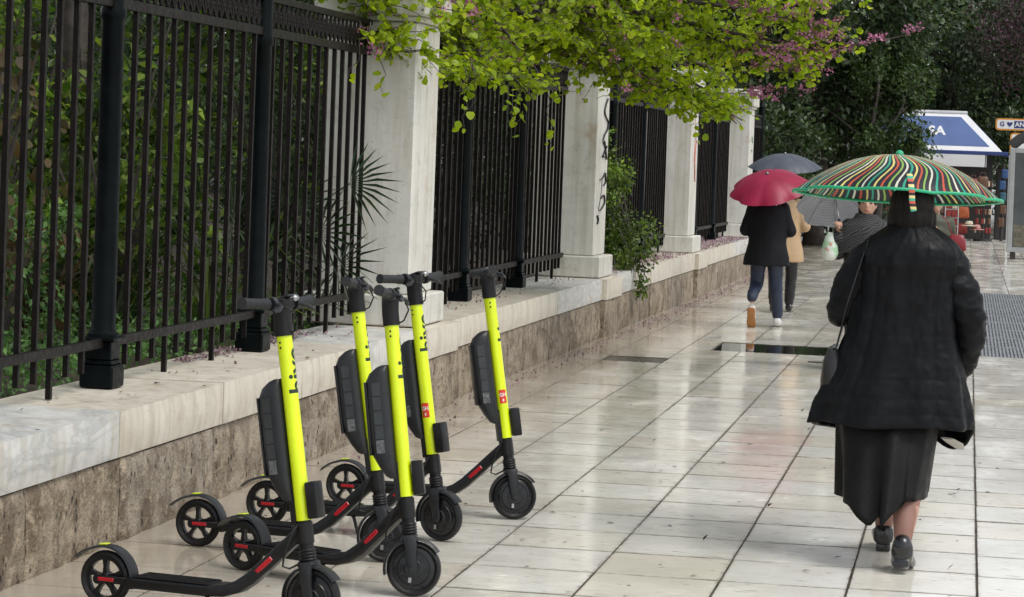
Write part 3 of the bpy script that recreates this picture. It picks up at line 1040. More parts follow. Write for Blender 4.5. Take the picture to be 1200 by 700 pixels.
    # --- control box on the front
    cb = MB().cbox(on_axis(0.427, 0.050), (0.042, 0.058, 0.125), 0.006, 2, Matrix.Rotation(-0.169, 3, 'Y'))
    cb.build('control_box', sc_black, t, 'auto')
    # --- fork and front wheel
    FW = Vector((0.80, 0, 0.102))
    fk = MB()
    for sy in (-1, 1):
        rings = []
        for p, hx, hy, e in ((on_axis(0.222, 0.0), 0.026, 0.012, 3), (on_axis(0.19, 0.004), 0.024, 0.011, 3), (Vector((0.789, 0, 0.15)), 0.021, 0.008, 3), (Vector((0.796, 0, 0.115)), 0.019, 0.007, 2.5), (Vector((0.799, 0, 0.093)), 0.016, 0.006, 2.2), (Vector((0.80, 0, 0.084)), 0.008, 0.004, 2)):
            cy_ = sy * (0.026 if p.z > 0.2 else 0.036)
            rings.append([p + Vector((sup(2 * PI * k / 12, hx, hy, e)[0], cy_ + sup(2 * PI * k / 12, hx, hy, e)[1], 0)) for k in range(12)])
        fk.loft(rings)
        fk.lathe([(0.011, 0.0), (0.011, 0.006), (0.006, 0.008)], (0.799, sy * 0.044 - (0.004 if sy > 0 else 0.004), 0.101), 'y', 10, True)
    fk.cbox(on_axis(0.216, 0.0), (0.056, 0.072, 0.018), 0.006, 2, Matrix.Rotation(-0.169, 3, 'Y'))
    fk.build('fork', sc_grey, t, 'auto')
    ty, rm = wheel_meshes(0.101, 0.042, False)
    fw = rm.build('front_wheel', motor_m, t, 'auto')
    fw.location = FW
    tt = ty.build('tyre', rubber, fw, 'auto')
    MB().cbox((-0.01, -0.030, -0.04), (0.012, 0.004, 0.02), 0.001).build('valve', chrome, fw)
    fender_mb(FW, 0.112, 0.056, R(38), R(196)).build('front_fender', sc_grey, t, 'auto')
    # --- deck and neck in one swept beam
    path = [(0.085, 0.093, 0.045, 0.036), (0.115, 0.096, 0.130, 0.038), (0.14, 0.097, 0.142, 0.042), (0.42, 0.097, 0.142, 0.042), (0.475, 0.100, 0.125, 0.043), (0.525, 0.117, 0.098, 0.045), (0.57, 0.150, 0.076, 0.046), (0.63, 0.208, 0.062, 0.046), (0.69, 0.268, 0.054, 0.046), (0.742, 0.318, 0.05, 0.046)]
    rings = []
    for i, (x, z, w, h) in enumerate(path):
        a, b = path[max(0, i - 1)], path[min(len(path) - 1, i + 1)]
        tn = Vector((b[0] - a[0], 0, b[1] - a[1])).normalized()
        up = Vector((-tn.z, 0, tn.x))
        ring = []
        for k in range(20):
            sx, sz = sup(2 * PI * k / 20, w / 2, h / 2, 4.5)
            ring.append(Vector((x, sx, z)) + up * sz)
        rings.append(ring)
    dk = MB()
    dk.loft(rings)
    dko = dk.build('deck', sc_black, t, 'auto')
    gt = MB()
    gt.cbox((0.28, 0, 0.1195), (0.29, 0.118, 0.004), 0.0015)
    for i in range(13):
        gt.box((0.28, -0.052 + 0.0087 * i, 0.1224), (0.28, 0.003, 0.0022))
    gt.build('grip_tape', rubber, dko)
    nkj = MB()
    nkj.loft([col_ring(z, -0.004, 0.031, 0.031, 16, 2.2) for z in (0.285, 0.30, 0.345, 0.356)])
    nkj.build('folding_joint', sc_black, t, 'auto')
    for sy in (-1, 1):
        rf = MB()
        m_ = Matrix.Rotation(-R(44), 3, 'Y')
        rf.cbox((0.618, sy * 0.0322, 0.197), (0.088, 0.005, 0.017), 0.002, 1, m_)
        rf.build('reflector', red_ref, dko)
        rk = MB()
        rk.cbox((0.05, sy * 0.037, 0.097), (0.155, 0.010, 0.026), 0.004, 1)
        rk.lathe([(0.018, 0), (0.018, 0.011)], (-0.012, sy * 0.037 - 0.0055, 0.097), 'y', 14, True)
        rko = rk.build('rear_bracket', sc_black, t, 'auto')
        rf2 = MB().cbox((0.022, sy * 0.0435, 0.098), (0.062, 0.004, 0.013), 0.0015)
        rf2.build('reflector', red_ref, rko)
    # --- rear wheel
    RW = Vector((0.0, 0, 0.097))
    ty, rm = wheel_meshes(0.097, 0.040, True)
    rw = rm.build('rear_wheel', motor_m, t, 'auto')
    rw.location = RW
    ty.build('tyre', rubber, rw, 'auto')
    fe = fender_mb(RW, 0.116, 0.060, R(-14), R(112), tail=[(0.02, 0.002, 1), (0.045, 0.002, 0.95), (0.075, -0.004, 0.8), (0.092, -0.010, 0.5)])
    feo = fe.build('rear_fender', sc_grey, t, 'auto')
    MB().cbox(RW + Vector((-0.012, 0, 0.118)), (0.03, 0.034, 0.004), 0.001, 1, Matrix.Rotation(-0.1, 3, 'Y')).build('sticker', lime, feo)
    # --- kickstand and cable
    ks = MB()
    ks.tube([(0.415, -0.045, 0.085), (0.43, -0.06, 0.075), (0.475, -0.115, 0.012), (0.50, -0.128, 0.006)], [0.009, 0.0075, 0.0065, 0.007], 8)
    ks.build('kickstand', sc_black, t, 'auto')
    cbm = MB()
    cbm.tube([(0.742, -0.028, 0.35), (0.725, -0.048, 0.30), (0.705, -0.052, 0.235), (0.70, -0.045, 0.205), (0.72, -0.034, 0.198), (0.75, -0.028, 0.215), (0.765, -0.02, 0.25)], 0.0036, 6)
    cbm.build('cable', rubber, t, 'auto')
    return t

def red_sticker(parent_col):
    a = -1.45
    s_ = plate_on_column(0.515, 0.575, a - 0.62, a + 0.62, 0.0271).build('sticker', sticker_red, parent_col, fix=False)
    v, f = text_mesh('GH', 0.022, 0.0006)
    out = [on_axis(0.552 + y, math.cos(a + x / 0.0275) * 0.0275, math.sin(a + x / 0.0275) * 0.0275) for x, y, _ in v]
    o2 = len(out)
    MB().add(out, f).build('print', sticker_white, parent_col, fix=False)
    plate_on_column(0.523, 0.534, a - 0.12, a + 0.12, 0.0275).build('print', sticker_white, parent_col, fix=False)

def apply_steer(t, ang):
    m = Matrix.Translation(AX0) @ Matrix.Rotation(ang, 4, AXD) @ Matrix.Translation(-AX0)
    for ch in t.children:
        base = ch.name.split('.')[0]
        if base in FRONT:
            ch.matrix_local = m @ ch.matrix_local

SC = [((-2.15, 8.13), (-2.905, 8.26), -4, False, 'nearest yellow scooter, its handlebar in front of an iron post and front wheel cut off'),
      ((-1.975, 8.845), (-2.654, 9.13), 31, False, 'middle yellow scooter with its whole front wheel in view and a kickstand below'),
      ((-2.21, 9.525), (-3.02, 9.605), 15, False, 'yellow scooter half hidden behind the clear middle scooter, its single grip pointing at the pillar'),
      ((-2.092, 10.137), (-2.946, 10.266), -11, True, 'yellow scooter with a red sticker and its handlebar turned across the pillar plinth'),
      ((-1.937, 10.879), (-2.753, 10.963), 27, True, 'rearmost yellow scooter with a red sticker, standing apart nearest the graffiti pillar')]
proto = make_scooter(SC[0][4])
scoots = [proto] + [copy_tree(proto) for _ in SC[1:]]
bpy.context.view_layer.update()
for t, (f_, r_, steer, red, lab) in zip(scoots, SC):
    h = math.atan2(f_[1] - r_[1], f_[0] - r_[0])
    t['label'] = lab
    # keep the wheelbase: set the thing half way between the measured contact points
    mid = Vector(((f_[0] + r_[0]) / 2, (f_[1] + r_[1]) / 2, 0))
    t.rotation_euler = (R(-1.5), 0, h)
    t.location = mid - Vector((math.cos(h), math.sin(h), 0)) * 0.40
    if red:
        red_sticker([c for c in t.children if c.name.startswith('steering_column')][0])
    apply_steer(t, R(steer))

# ------------------------------------------------------------------ foliage
T_ROUND = (np.array([(0, 0, 0), (-.36, .06, .05), (-.52, .42, .09), (-.30, .82, .03), (0, 1, -.05), (.30, .82, .03), (.52, .42, .09), (.36, .06, .05)]), [(0, 4, 3, 2, 1), (0, 7, 6, 5, 4)])
T_OVAL = (np.array([(0, 0, 0), (-.26, .42, .06), (0, 1, -.03), (.26, .42, .06)]), [(0, 2, 1), (0, 3, 2)])
T_LONG = (np.array([(0, 0, 0), (-.10, .4, .03), (0, 1, -.06), (.10, .4, .03)]), [(0, 2, 1), (0, 3, 2)])
T_PETAL = (np.array([(-.4, 0, 0), (.4, 0, 0), (.3, 1, .15), (-.3, 1, .15)]), [(0, 1, 2, 3)])

def unit(a):
    return a / np.maximum(1e-9, np.linalg.norm(a, axis=1, keepdims=True))

def leaf_mesh(pts, size, tmpl, axis=None, normal=None, jitter=0.8):
    """one small folded blade per point"""
    n = len(pts)
    tv, tf = tmpl
    ax = rng.normal(size=(n, 3)) * jitter + (np.zeros((n, 3)) if axis is None else axis)
    ax = unit(ax)
    nm = rng.normal(size=(n, 3)) * jitter + (np.array([0, 0, 0.9]) if normal is None else normal)
    nm = unit(nm - ax * np.sum(nm * ax, axis=1, keepdims=True))
    sd_ = np.cross(ax, nm)
    size = np.broadcast_to(size, (n,))[:, None, None]
    V = pts[:, None, :] + size * (tv[None, :, 0:1] * sd_[:, None, :] + tv[None, :, 1:2] * ax[:, None, :] + tv[None, :, 2:3] * nm[:, None, :])
    k = len(tv)
    V = V.reshape(-1, 3)
    base = (np.arange(n) * k)[:, None]
    loops, starts, totals = [], [], []
    per = np.concatenate([np.array(f) for f in tf])
    L = (base + per[None, :]).reshape(-1)
    lens = np.array([len(f) for f in tf])
    tot = np.tile(lens, n)
    st = np.concatenate([[0], np.cumsum(tot)[:-1]])
    me = bpy.data.meshes.new('leaves')
    me.vertices.add(len(V))
    me.vertices.foreach_set('co', V.astype(np.float32).ravel())
    me.loops.add(len(L))
    me.loops.foreach_set('vertex_index', L.astype(np.int32))
    me.polygons.add(len(tot))
    me.polygons.foreach_set('loop_start', st.astype(np.int32))
    me.polygons.foreach_set('loop_total', tot.astype(np.int32))
    me.update(calc_edges=True)
    return me

def clump_points(n, c, r, clumps, tight=0.30, shell=0.55, flat_bottom=None):
    """leaf positions gathered into uneven clumps within an ellipsoid"""
    c, r = np.array(c, float), np.array(r, float)
    d = unit(rng.normal(size=(clumps, 3)))
    rad = shell + (1 - shell) * rng.random((clumps, 1)) ** 0.7
    cc = d * rad * rng.uniform(0.75, 1.08, (clumps, 1))
    wts = rng.uniform(0.4, 1.6, clumps)
    idx = rng.choice(clumps, n, p=wts / wts.sum())
    off = unit(rng.normal(size=(n, 3))) * (rng.random((n, 1)) ** 0.5) * tight * rng.uniform(0.7, 1.3, clumps)[idx][:, None]
    P = c + (cc[idx] + off) * r
    if flat_bottom is not None:
        P = P[P[:, 2] > flat_bottom]
    out = unit((cc[idx] + off * 2.0) * r)
    return P, out[:len(P)] if flat_bottom is None else unit(P - c)

green_dark = leaf_mat('dark evergreen leaf', [(0.020, 0.042, 0.014), (0.034, 0.068, 0.020), (0.055, 0.098, 0.028), (0.030, 0.056, 0.026), (0.11, 0.155, 0.055)], 0.3, 0.35, patch=(0.5, 1.25, 1.1))
green_mid = leaf_mat('mid green leaf', [(0.032, 0.070, 0.018), (0.055, 0.115, 0.025), (0.085, 0.150, 0.030), (0.045, 0.085, 0.035), (0.12, 0.19, 0.04)], 0.35, 0.4)
green_bright = leaf_mat('bright spring leaf', [(0.03, 0.065, 0.012), (0.10, 0.20, 0.024), (0.21, 0.33, 0.04), (0.055, 0.10, 0.02), (0.34, 0.46, 0.07)], 0.45, 0.4, patch=(0.3, 1.2, 1.7))
green_cover = leaf_mat('ground cover leaf', [(0.05, 0.13, 0.035), (0.11, 0.25, 0.06), (0.20, 0.36, 0.11), (0.06, 0.12, 0.05)], 0.4, 0.4, patch=(0.6, 1.2, 1.8))
leaf_brown = leaf_mat('dying brown leaf', [(0.13, 0.085, 0.035), (0.17, 0.12, 0.05), (0.085, 0.06, 0.03), (0.12, 0.12, 0.04)], 0.3, 0.6)
leaf_olive = leaf_mat('dull olive leaf', [(0.035, 0.040, 0.02), (0.055, 0.058, 0.028), (0.075, 0.072, 0.036), (0.05, 0.04, 0.026)], 0.25, 0.55)
redbud_leaf = leaf_mat('lime redbud leaf', [(0.22, 0.34, 0.014), (0.35, 0.50, 0.017), (0.48, 0.61, 0.022), (0.27, 0.41, 0.022), (0.58, 0.67, 0.035)], 0.62, 0.4, patch=(0.82, 1.12, 2.4))
redbud_flower = leaf_mat('mauve pink blossom', [(0.42, 0.13, 0.30), (0.55, 0.22, 0.42), (0.36, 0.10, 0.22), (0.62, 0.32, 0.50)], 0.3, 0.6, patch=(0.9, 1.1, 3.0))
petal_m = leaf_mat('fallen pink petals', [(0.30, 0.16, 0.22), (0.38, 0.23, 0.30), (0.24, 0.14, 0.15), (0.33, 0.23, 0.25)], 0.15, 0.5, patch=(0.7, 1.1, 3.0))
litter_m = leaf_mat('wet fallen leaf', [(0.07, 0.045, 0.02), (0.12, 0.07, 0.025), (0.05, 0.04, 0.03), (0.16, 0.10, 0.03)], 0.1, 0.35)

def trunk_mesh(base, top, r0, r1, bend=0.15, n=9, limbs=()):
    q = MB()
    base, top = Vector(base), Vector(top)
    pts = []
    for i in range(n + 1):
        t = i / n
        p = base.lerp(top, t) + Vector((vnoise((t * 2, base.x, base.y), 1.0), vnoise((t * 2, base.y, base.x + 5), 1.0), 0)) * bend * math.sin(PI * min(1, t * 1.2) * 0.8)
        pts.append(p)
    q.tube(pts, [r0 * (1.25 if i == 0 else 1) + (r1 - r0) * i / n for i in range(n + 1)], 10)
    for (t, d, L, r) in limbs:
        s_ = pts[min(n, int(t * n))]
        d = Vector(d).normalized()
        e = [s_, s_ + d * L * 0.35 + Vector((0, 0, 0.06 * L)), s_ + d * L * 0.7 + Vector((0, 0, 0.2 * L)), s_ + d * L + Vector((0, 0, 0.28 * L))]
        q.tube(e, [r, r * 0.75, r * 0.5, r * 0.2], 7)
    return q

def tree(name, label, x, y, z0, r, zc, rz, n, size, mat, clumps=60, tr=0.13, lean=(0, 0), group='trees of the garden', tmpl=T_OVAL, shell=0.5, flat=None, tight=0.3, ry=None):
    t = thing(name, label, 'tree', (x, y, z0), 0, group)
    limbs = [(random.uniform(0.45, 0.95), (random.uniform(-1, 1), random.uniform(-1, 1), random.uniform(0.1, 0.8)), r * random.uniform(0.6, 0.95), tr * random.uniform(0.3, 0.5)) for _ in range(8)]
    trunk_mesh((0, 0, -0.1), (lean[0], lean[1], zc - z0 + rz * 0.3), tr, tr * 0.4, 0.25, 9, limbs).build('trunk', bark, t, True)
    P, out = clump_points(n, (lean[0], lean[1], zc - z0), (r, ry or r, rz), clumps, tight, shell)
    if flat is not None:
        k = P[:, 2] > flat - z0
        P, out = P[k], out[k]
    me = leaf_mesh(P, rng.uniform(0.7, 1.25, len(P)) * size, tmpl, out * 0.5 - np.array([0, 0, 0.35]), out * 0.8 + np.array([0, 0, 0.6]), 0.7)
    tag(link('crown', me, mat, t), kind='stuff')
    return t

def shrub(name, label, x, y, r, h, n, size, mat, z0=0.5, clumps=26, group='garden shrubs behind the railing', tmpl=T_OVAL):
    t = thing(name, label, 'shrub', (x, y, z0), 0, group)
    q = MB()
    for i in range(6):
        a = 2 * PI * i / 6 + random.random()
        d = Vector((math.cos(a) * r * 0.6, math.sin(a) * r * 0.6, h * random.uniform(0.6, 0.9)))
        q.tube([(0, 0, -0.05), d * 0.4 + Vector((0.02, 0, h * 0.1)), d], [0.022, 0.014, 0.006], 6)
    q.build('stem', bark, t)
    P, out = clump_points(n, (0, 0, h * 0.52), (r, r, h * 0.52), clumps, 0.26, 0.35)
    me = leaf_mesh(P, rng.uniform(0.65, 1.3, len(P)) * size, tmpl, out * 0.6 + np.array([0, 0, -0.2]), out * 0.7 + np.array([0, 0, 0.6]), 0.7)
    tag(link('foliage', me, mat, t), kind='stuff')
    return t

# --- the redbud leaning out over the walk
def build_redbud():
    t = thing('redbud_tree', 'lime-leaved redbud with mauve blossom arching over the railing and the walk', 'tree', (-4.75, 19.6, 0.48))
    O = Vector(t.location)
    fork = Vector((-4.45, 19.3, 2.55))
    tk = MB()
    tk.tube([Vector((-4.75, 19.6, 0.35)) - O, Vector((-4.80, 19.5, 1.0)) - O, Vector((-4.66, 19.4, 1.8)) - O, fork - O], [0.16, 0.12, 0.105, 0.10], 12)
    tk.build('trunk', bark, t, True)
    zx = np.array([-5.2, -3.7, -3.55, -3.30, -3.05, -2.95, -2.55, -2.15, -1.85, -1.62, -1.5, -1.15, -0.85, -0.6])
    zz = np.array([2.30, 2.16, 2.08, 1.99, 1.96, 2.14, 2.04, 1.92, 1.84, 2.02, 2.24, 2.23, 2.40, 2.6])
    zmin = lambda x: np.interp(x, zx, zz)
    ends = [(-3.6, 14.5, 2.5), (-3.45, 14.6, 2.55), (-3.78, 14.4, 2.6), (-3.35, 14.9, 2.5), (-3.45, 14.8, 2.75), (-3.68, 14.6, 2.72), (-3.3, 15.2, 2.8), (-3.5, 14.7, 2.18), (-3.2, 16.4, 2.06), (-3.05, 17.2, 2.04), (-2.1, 20.1, 2.02), (-1.88, 20.2, 1.95), (-1.8, 20.6, 2.05), (-2.25, 19.8, 2.12), (-2.5, 19.9, 2.1), (-0.95, 19.1, 2.45), (-1.2, 19.2, 2.3), (-3.1, 16.9, 2.35), (-3.55, 14.6, 2.25), (-3.62, 15.0, 2.55), (-3.25, 16.1, 2.15), (-3.3, 16.6, 2.6), (-3.0, 17.6, 2.1), (-2.9, 18.0, 2.5), (-2.85, 19.3, 2.3), (-2.45, 19.6, 2.2), (-2.3, 18.6, 2.6),
            (-2.1, 20.0, 2.1), (-1.85, 20.3, 1.98), (-1.9, 19.2, 2.5), (-1.5, 19.0, 2.42), (-1.35, 19.8, 2.8), (-1.1, 19.0, 2.4), (-0.9, 19.0, 2.6), (-1.0, 18.4, 2.85),
            (-1.6, 17.6, 2.9), (-2.4, 17.0, 2.8), (-2.9, 16.4, 3.0), (-1.8, 21.2, 2.7), (-2.6, 21.2, 2.6), (-2.7, 22.3, 2.45), (-2.1, 22.2, 2.35), (-3.4, 21.5, 3.0),
            (-3.4, 17.4, 3.3), (-2.6, 19.0, 3.6), (-1.7, 19.6, 3.5), (-3.6, 15.8, 3.3), (-2.2, 20.8, 3.6), (-4.6, 17.2, 3.2), (-5.2, 20.8, 3.5), (-4.2, 22.4, 3.2), (-1.3, 18.6, 3.15), (-0.75, 18.9, 2.95)]
    LP, LA, LS = [], [], []
    FP = []
    lb = MB()
    tw = MB()
    for ei, e in enumerate(ends):
        e = Vector(e)
        mid = fork.lerp(e, 0.5) + Vector((random.uniform(-.2, .2), random.uniform(-.25, .25), random.uniform(0.35, 0.75)))
        pts = []
        N = 16
        for i in range(N + 1):
            s_ = i / N
            p = fork * (1 - s_) ** 2 + mid * 2 * s_ * (1 - s_) + e * s_ ** 2
            p += Vector((vnoise((s_ * 4, ei, 1), 1), vnoise((s_ * 4, ei, 7), 1), vnoise((s_ * 4, ei, 13), 1))) * 0.10 * s_
            pts.append(p)
        lb.tube([p - O for p in pts], [0.034 * (1 - s_ / N) ** 0.8 + 0.0045 for s_ in range(N + 1)], 6)
        lim_len = (e - fork).length
        for k in range(int(26 + 8 * lim_len)):
            s_ = 1.0 - 0.72 * random.random() ** 1.5
            p = pts[min(N, int(s_ * N))].copy()
            d = Vector((random.gauss(0, 1), random.gauss(0, 1), random.gauss(-0.12, 0.42))).normalized()
            L = random.uniform(0.16, 0.48)
            m_ = 7
            tp = []
            for j in range(m_ + 1):
                u = j / m_
                tp.append(p + d * L * u + Vector((0, 0, -0.07 * u * u + 0.02 * math.sin(9 * u + k))))
            x_end = tp[-1]
            if x_end.z < zmin(x_end.x) - 0.02:
                continue
            tw.tube([q_ - O for q_ in tp[::2] + [tp[-1]]], [0.0042, 0.0034, 0.0028, 0.0022, 0.0015], 4, False)
            nl = int(L * 40)
            for j in range(nl):
                u = random.uniform(0.15, 1.0)
                q_ = tp[min(m_, int(u * m_))] + Vector((random.gauss(0, .012), random.gauss(0, .012), random.gauss(0, .010)))
                if q_.z < zmin(q_.x):
                    continue
                LP.append(q_)
                LA.append(d * 0.5 + Vector((random.gauss(0, .7), random.gauss(0, .7), -0.45)))
                LS.append(random.choice((0.026, 0.036, 0.044, 0.050, 0.056)))
            fp = 0.11 if p.x < -1.75 else 0.62
            if random.random() < fp:
                for _ in range(random.choice((1, 1, 2, 3))):
                    FP.append(tp[random.randrange(0, m_)])
    # thin shoots hanging down in front of the railing
    for a, b in (((-3.55, 14.7, 2.3), (-3.52, 14.65, 1.98)), ((-3.3, 16.0, 2.2), (-3.28, 16.0, 1.8)), ((-3.35, 16.3, 2.2), (-3.3, 16.35, 1.86)), ((-3.2, 17.5, 2.1), (-3.2, 17.5, 1.8)), ((-3.15, 18.4, 2.1), (-3.12, 18.5, 1.72)), ((-3.2, 17.0, 2.1), (-3.15, 17.0, 1.8)), ((-2.2, 20.2, 2.0), (-2.2, 20.25, 1.78)), ((-3.58, 14.5, 2.4), (-3.7, 14.5, 2.05))):
        a, b = Vector(a), Vector(b)
        pts = [a.lerp(b, i / 6) + Vector((0.02 * math.sin(2.1 * i), 0.02 * math.cos(1.7 * i), 0)) for i in range(7)]
        tw.tube([p - O for p in pts], [0.004, 0.0036, 0.0032, 0.0028, 0.0024, 0.002, 0.0015], 4, False)
        for i in range(8):
            LP.append(pts[random.randrange(1, 7)] + Vector((random.gauss(0, .02), random.gauss(0, .02), random.gauss(0, .02))))
            LA.append(Vector((random.gauss(0, .8), random.gauss(0, .8), -0.6)))
            LS.append(random.choice((0.034, 0.044, 0.056, 0.062)))
    # bare flowering shoots reaching out at the right
    for a, b in (((-1.05, 19.0, 2.50), (-0.40, 19.0, 2.70)), ((-1.15, 19.0, 2.45), (-0.72, 18.9, 2.62)), ((-1.75, 19.1, 2.38), (-1.05, 19.0, 2.34)), ((-1.7, 19.2, 2.2), (-1.2, 19.1, 2.20)), ((-1.45, 19.2, 2.55), (-1.0, 19.0, 2.46)), ((-1.6, 19.0, 2.75), (-1.1, 18.9, 2.7)), ((-1.35, 18.9, 2.62), (-0.95, 18.8, 2.6)), ((-1.65, 18.8, 2.48), (-1.3, 18.7, 2.4)), ((-1.9, 18.9, 2.85), (-1.5, 18.8, 2.78)), ((-1.5, 18.8, 2.5), (-1.15, 18.8, 2.52)), ((-3.4, 15.6, 2.6), (-3.2, 15.8, 2.58)), ((-1.75, 19.0, 2.18), (-1.45, 18.9, 2.12)), ((-3.75, 14.7, 2.48), (-3.55, 14.6, 2.2)), ((-4.0, 14.8, 2.62), (-3.5, 14.7, 2.62)), ((-2.75, 18.4, 2.6), (-2.5, 18.2, 2.12))):
        a, b = Vector(a), Vector(b)
        pts = [a.lerp(b, i / 6) + Vector((0, 0, 0.02 * math.sin(i))) for i in range(7)]
        tw.tube([p - O for p in pts], [0.006, 0.0055, 0.005, 0.0045, 0.004, 0.003, 0.002], 5, False)
        nfl = 11 if a.x > -2 else 4
        for i in range(nfl):
            FP.append(a.lerp(b, random.random()) + Vector((0, 0, 0.01)))
    lb.build('limb', twig_m, t, True)
    tag(tw.build('twigs', twig_m, t, fix=False), kind='stuff')
    LP = np.array([tuple(p) for p in LP]) - np.array(O)
    me = leaf_mesh(LP, np.array(LS), T_ROUND, np.array([tuple(a) for a in LA]), np.array([0.1, -0.25, 0.75]), 0.55)
    tag(link('leaves', me, redbud_leaf, t, True), kind='stuff')
    F = []
    for p in FP:
        for _ in range(random.randint(8, 18)):
            F.append((p.x + random.gauss(0, .022), p.y + random.gauss(0, .022), p.z + random.gauss(0.004, .017)))
    F = np.array(F) - np.array(O)
    tag(link('blossom', leaf_mesh(F, rng.uniform(0.011, 0.022, len(F)), T_PETAL, None, None, 1.0), redbud_flower, t), kind='stuff')
build_redbud()

# --- shrubs and trees inside the garden
random.seed(303)
for a in ((-4.75, 13.3, 0.55, 1.45, 1500, 0.085, green_bright, 'mid-green leafy shrub behind the first iron post'),
          (-5.45, 14.9, 0.85, 2.5, 2600, 0.10, green_bright, 'tall mid-green shrub seen between the two nearest iron posts'),
          (-4.75, 11.6, 0.45, 0.9, 1800, 0.045, green_cover, 'low fresh green shrub behind the leftmost railing bars'),
          (-5.75, 13.9, 0.8, 2.2, 3000, 0.075, green_bright, 'fresh green shrub deep behind the leftmost railing bars'),
          (-4.55, 15.9, 0.5, 1.9, 2400, 0.055, green_dark, 'dark shrub just behind the palm pillar'),
          (-6.6, 17.6, 1.1, 2.9, 4200, 0.07, green_mid, 'big mid-green shrub in the middle of the garden at left'),
          (-5.15, 17.4, 0.7, 2.4, 3000, 0.06, green_bright, 'bright spring-green shrub right of the second iron post'),
          (-7.8, 20.5, 1.3, 3.4, 4200, 0.08, green_dark, 'big dark shrub at the far left of the garden'),
          (-6.0, 21.0, 1.0, 2.8, 3400, 0.07, green_dark, 'dark shrub behind the redbud trunk'),
          (-4.9, 23.2, 0.7, 2.2, 2400, 0.06, leaf_olive, 'dull olive shrub behind the railing right of the graffiti pillar'),
          (-4.5, 20.9, 0.45, 1.8, 1700, 0.055, leaf_olive, 'dull olive shrub behind the railing left of the graffiti pillar'),
          (-9.2, 25.5, 1.7, 4.2, 4000, 0.10, green_dark, 'large dark shrub deep in the garden at left'),
          (-6.9, 26.0, 1.5, 3.6, 4000, 0.09, leaf_olive, 'large olive shrub deep in the garden'),
          (-5.0, 27.6, 0.9, 2.8, 2600, 0.07, green_dark, 'dark shrub behind the creeper bay'),
          (-8.4, 32.0, 1.9, 4.4, 4000, 0.11, green_dark, 'high dark shrub far back in the garden'),
          (-5.6, 33.0, 1.3, 3.6, 3000, 0.09, green_dark, 'high dark shrub behind the dark railing bay'),
          (-11.8, 30.0, 1.9, 4.8, 4000, 0.12, green_dark, 'high dark shrub at the back left of the garden'),
          (-4.4, 38.6, 0.9, 2.9, 2600, 0.08, green_dark, 'dark shrub crowding the railing right after the last pillar'),
          (-5.2, 40.0, 1.4, 4.0, 2600, 0.10, green_dark, 'high dark shrub behind the farthest railing bay'),
          (-14.5, 41.5, 3.0, 5.6, 6500, 0.17, green_dark, 'broad dark shrub filling the back of the garden'),
          (-11.2, 43.5, 2.4, 5.6, 5000, 0.16, green_dark, 'broad dark shrub in the far middle of the garden'),
          (-18.0, 39.0, 3.0, 5.6, 6000, 0.17, green_dark, 'broad dark shrub at the farthest left of the garden'),
          (-8.5, 40.0, 2.2, 5.2, 3600, 0.13, green_dark, 'very high dark shrub closing the garden view')):
    shrub('garden_shrub', a[7], a[0], a[1], a[2], a[3], int(a[4] * 1.1), a[5], a[6])

t = shrub('brown_leaf_shrub', 'shrub with large yellow-brown dying leaves at the upper left behind the railing', -4.5, 10.7, 0.5, 2.2, 420, 0.055, leaf_brown, tmpl=T_ROUND, clumps=30)

for (x, y, zc, r, rz, n, tr, lab, mt) in (
        (-5.55, 14.55, 4.9, 2.0, 1.5, 2600, 0.13, 'garden tree with a dark trunk standing behind the nearest railing bay', green_mid),
        (-7.6, 18.6, 5.2, 2.4, 1.9, 4600, 0.16, 'garden tree with a thick trunk at the left of the garden', green_dark),
        (-5.9, 24.0, 5.2, 2.3, 1.9, 4600, 0.12, 'garden tree with a slim trunk behind the graffiti pillar', green_dark),
        (-9.4, 22.5, 6.0, 2.8, 2.4, 4600, 0.18, 'stout garden tree far behind the leftmost railing bars', green_dark),
        (-5.6, 30.5, 5.6, 2.5, 2.2, 4600, 0.14, 'garden tree behind the dark railing bays', green_dark),
        (-5.4, 37.5, 5.4, 2.4, 2.4, 4600, 0.14, 'garden tree rising behind the red umbrella', green_dark)):
    tree('garden_tree', lab, x, y, 0.5, r, zc, rz, n, 0.14, mt, 46, tr)  # crowns set high, mostly out of view, to shade the garden

# --- trees beyond the end of the wall
tree('evergreen_tree', 'dense dark evergreen tree standing left of the kiosk roof', -3.1, 51.0, 0.0, 2.35, 4.9, 3.4, 22000, 0.15, green_dark, 110, 0.2, group='trees beyond the wall', tight=0.24, shell=0.7)
tree('young_evergreen_tree', 'lighter green bushy tree touching the left end of the kiosk roof', -1.85, 50.0, 0.0, 1.25, 2.85, 1.55, 12000, 0.10, green_mid, 50, 0.1, group='trees beyond the wall', tight=0.24, shell=0.6)
tree('dark_background_tree', 'dark tree mass directly behind the kiosk', -0.6, 76.0, 0.0, 3.6, 5.0, 3.6, 34000, 0.17, green_dark, 90, 0.25, group='trees beyond the wall', shell=0.5)
tree('olive_background_tree', 'dull olive tree behind the road sign at the right', 3.2, 84.0, 0.0, 3.8, 4.9, 3.7, 28000, 0.18, leaf_olive, 90, 0.25, group='trees beyond the wall', shell=0.5)
tree('tall_background_tree', 'tall dark tree rising over the garden end of the wall', -6.5, 60.0, 0.0, 3.8, 6.0, 4.6, 18000, 0.26, green_dark, 90, 0.3, group='trees beyond the wall', shell=0.5)
tree('far_garden_tree', 'dark tree closing the view at the back of the garden', -14.0, 47.0, 0.4, 4.0, 4.6, 4.6, 13000, 0.27, green_dark, 80, 0.3, group='trees beyond the wall', shell=0.45)
tree('far_left_tree', 'dark tree at the far left behind the garden', -20.0, 46.0, 0.4, 4.0, 4.6, 4.6, 12000, 0.28, green_dark, 80, 0.3, group='trees beyond the wall', shell=0.45)
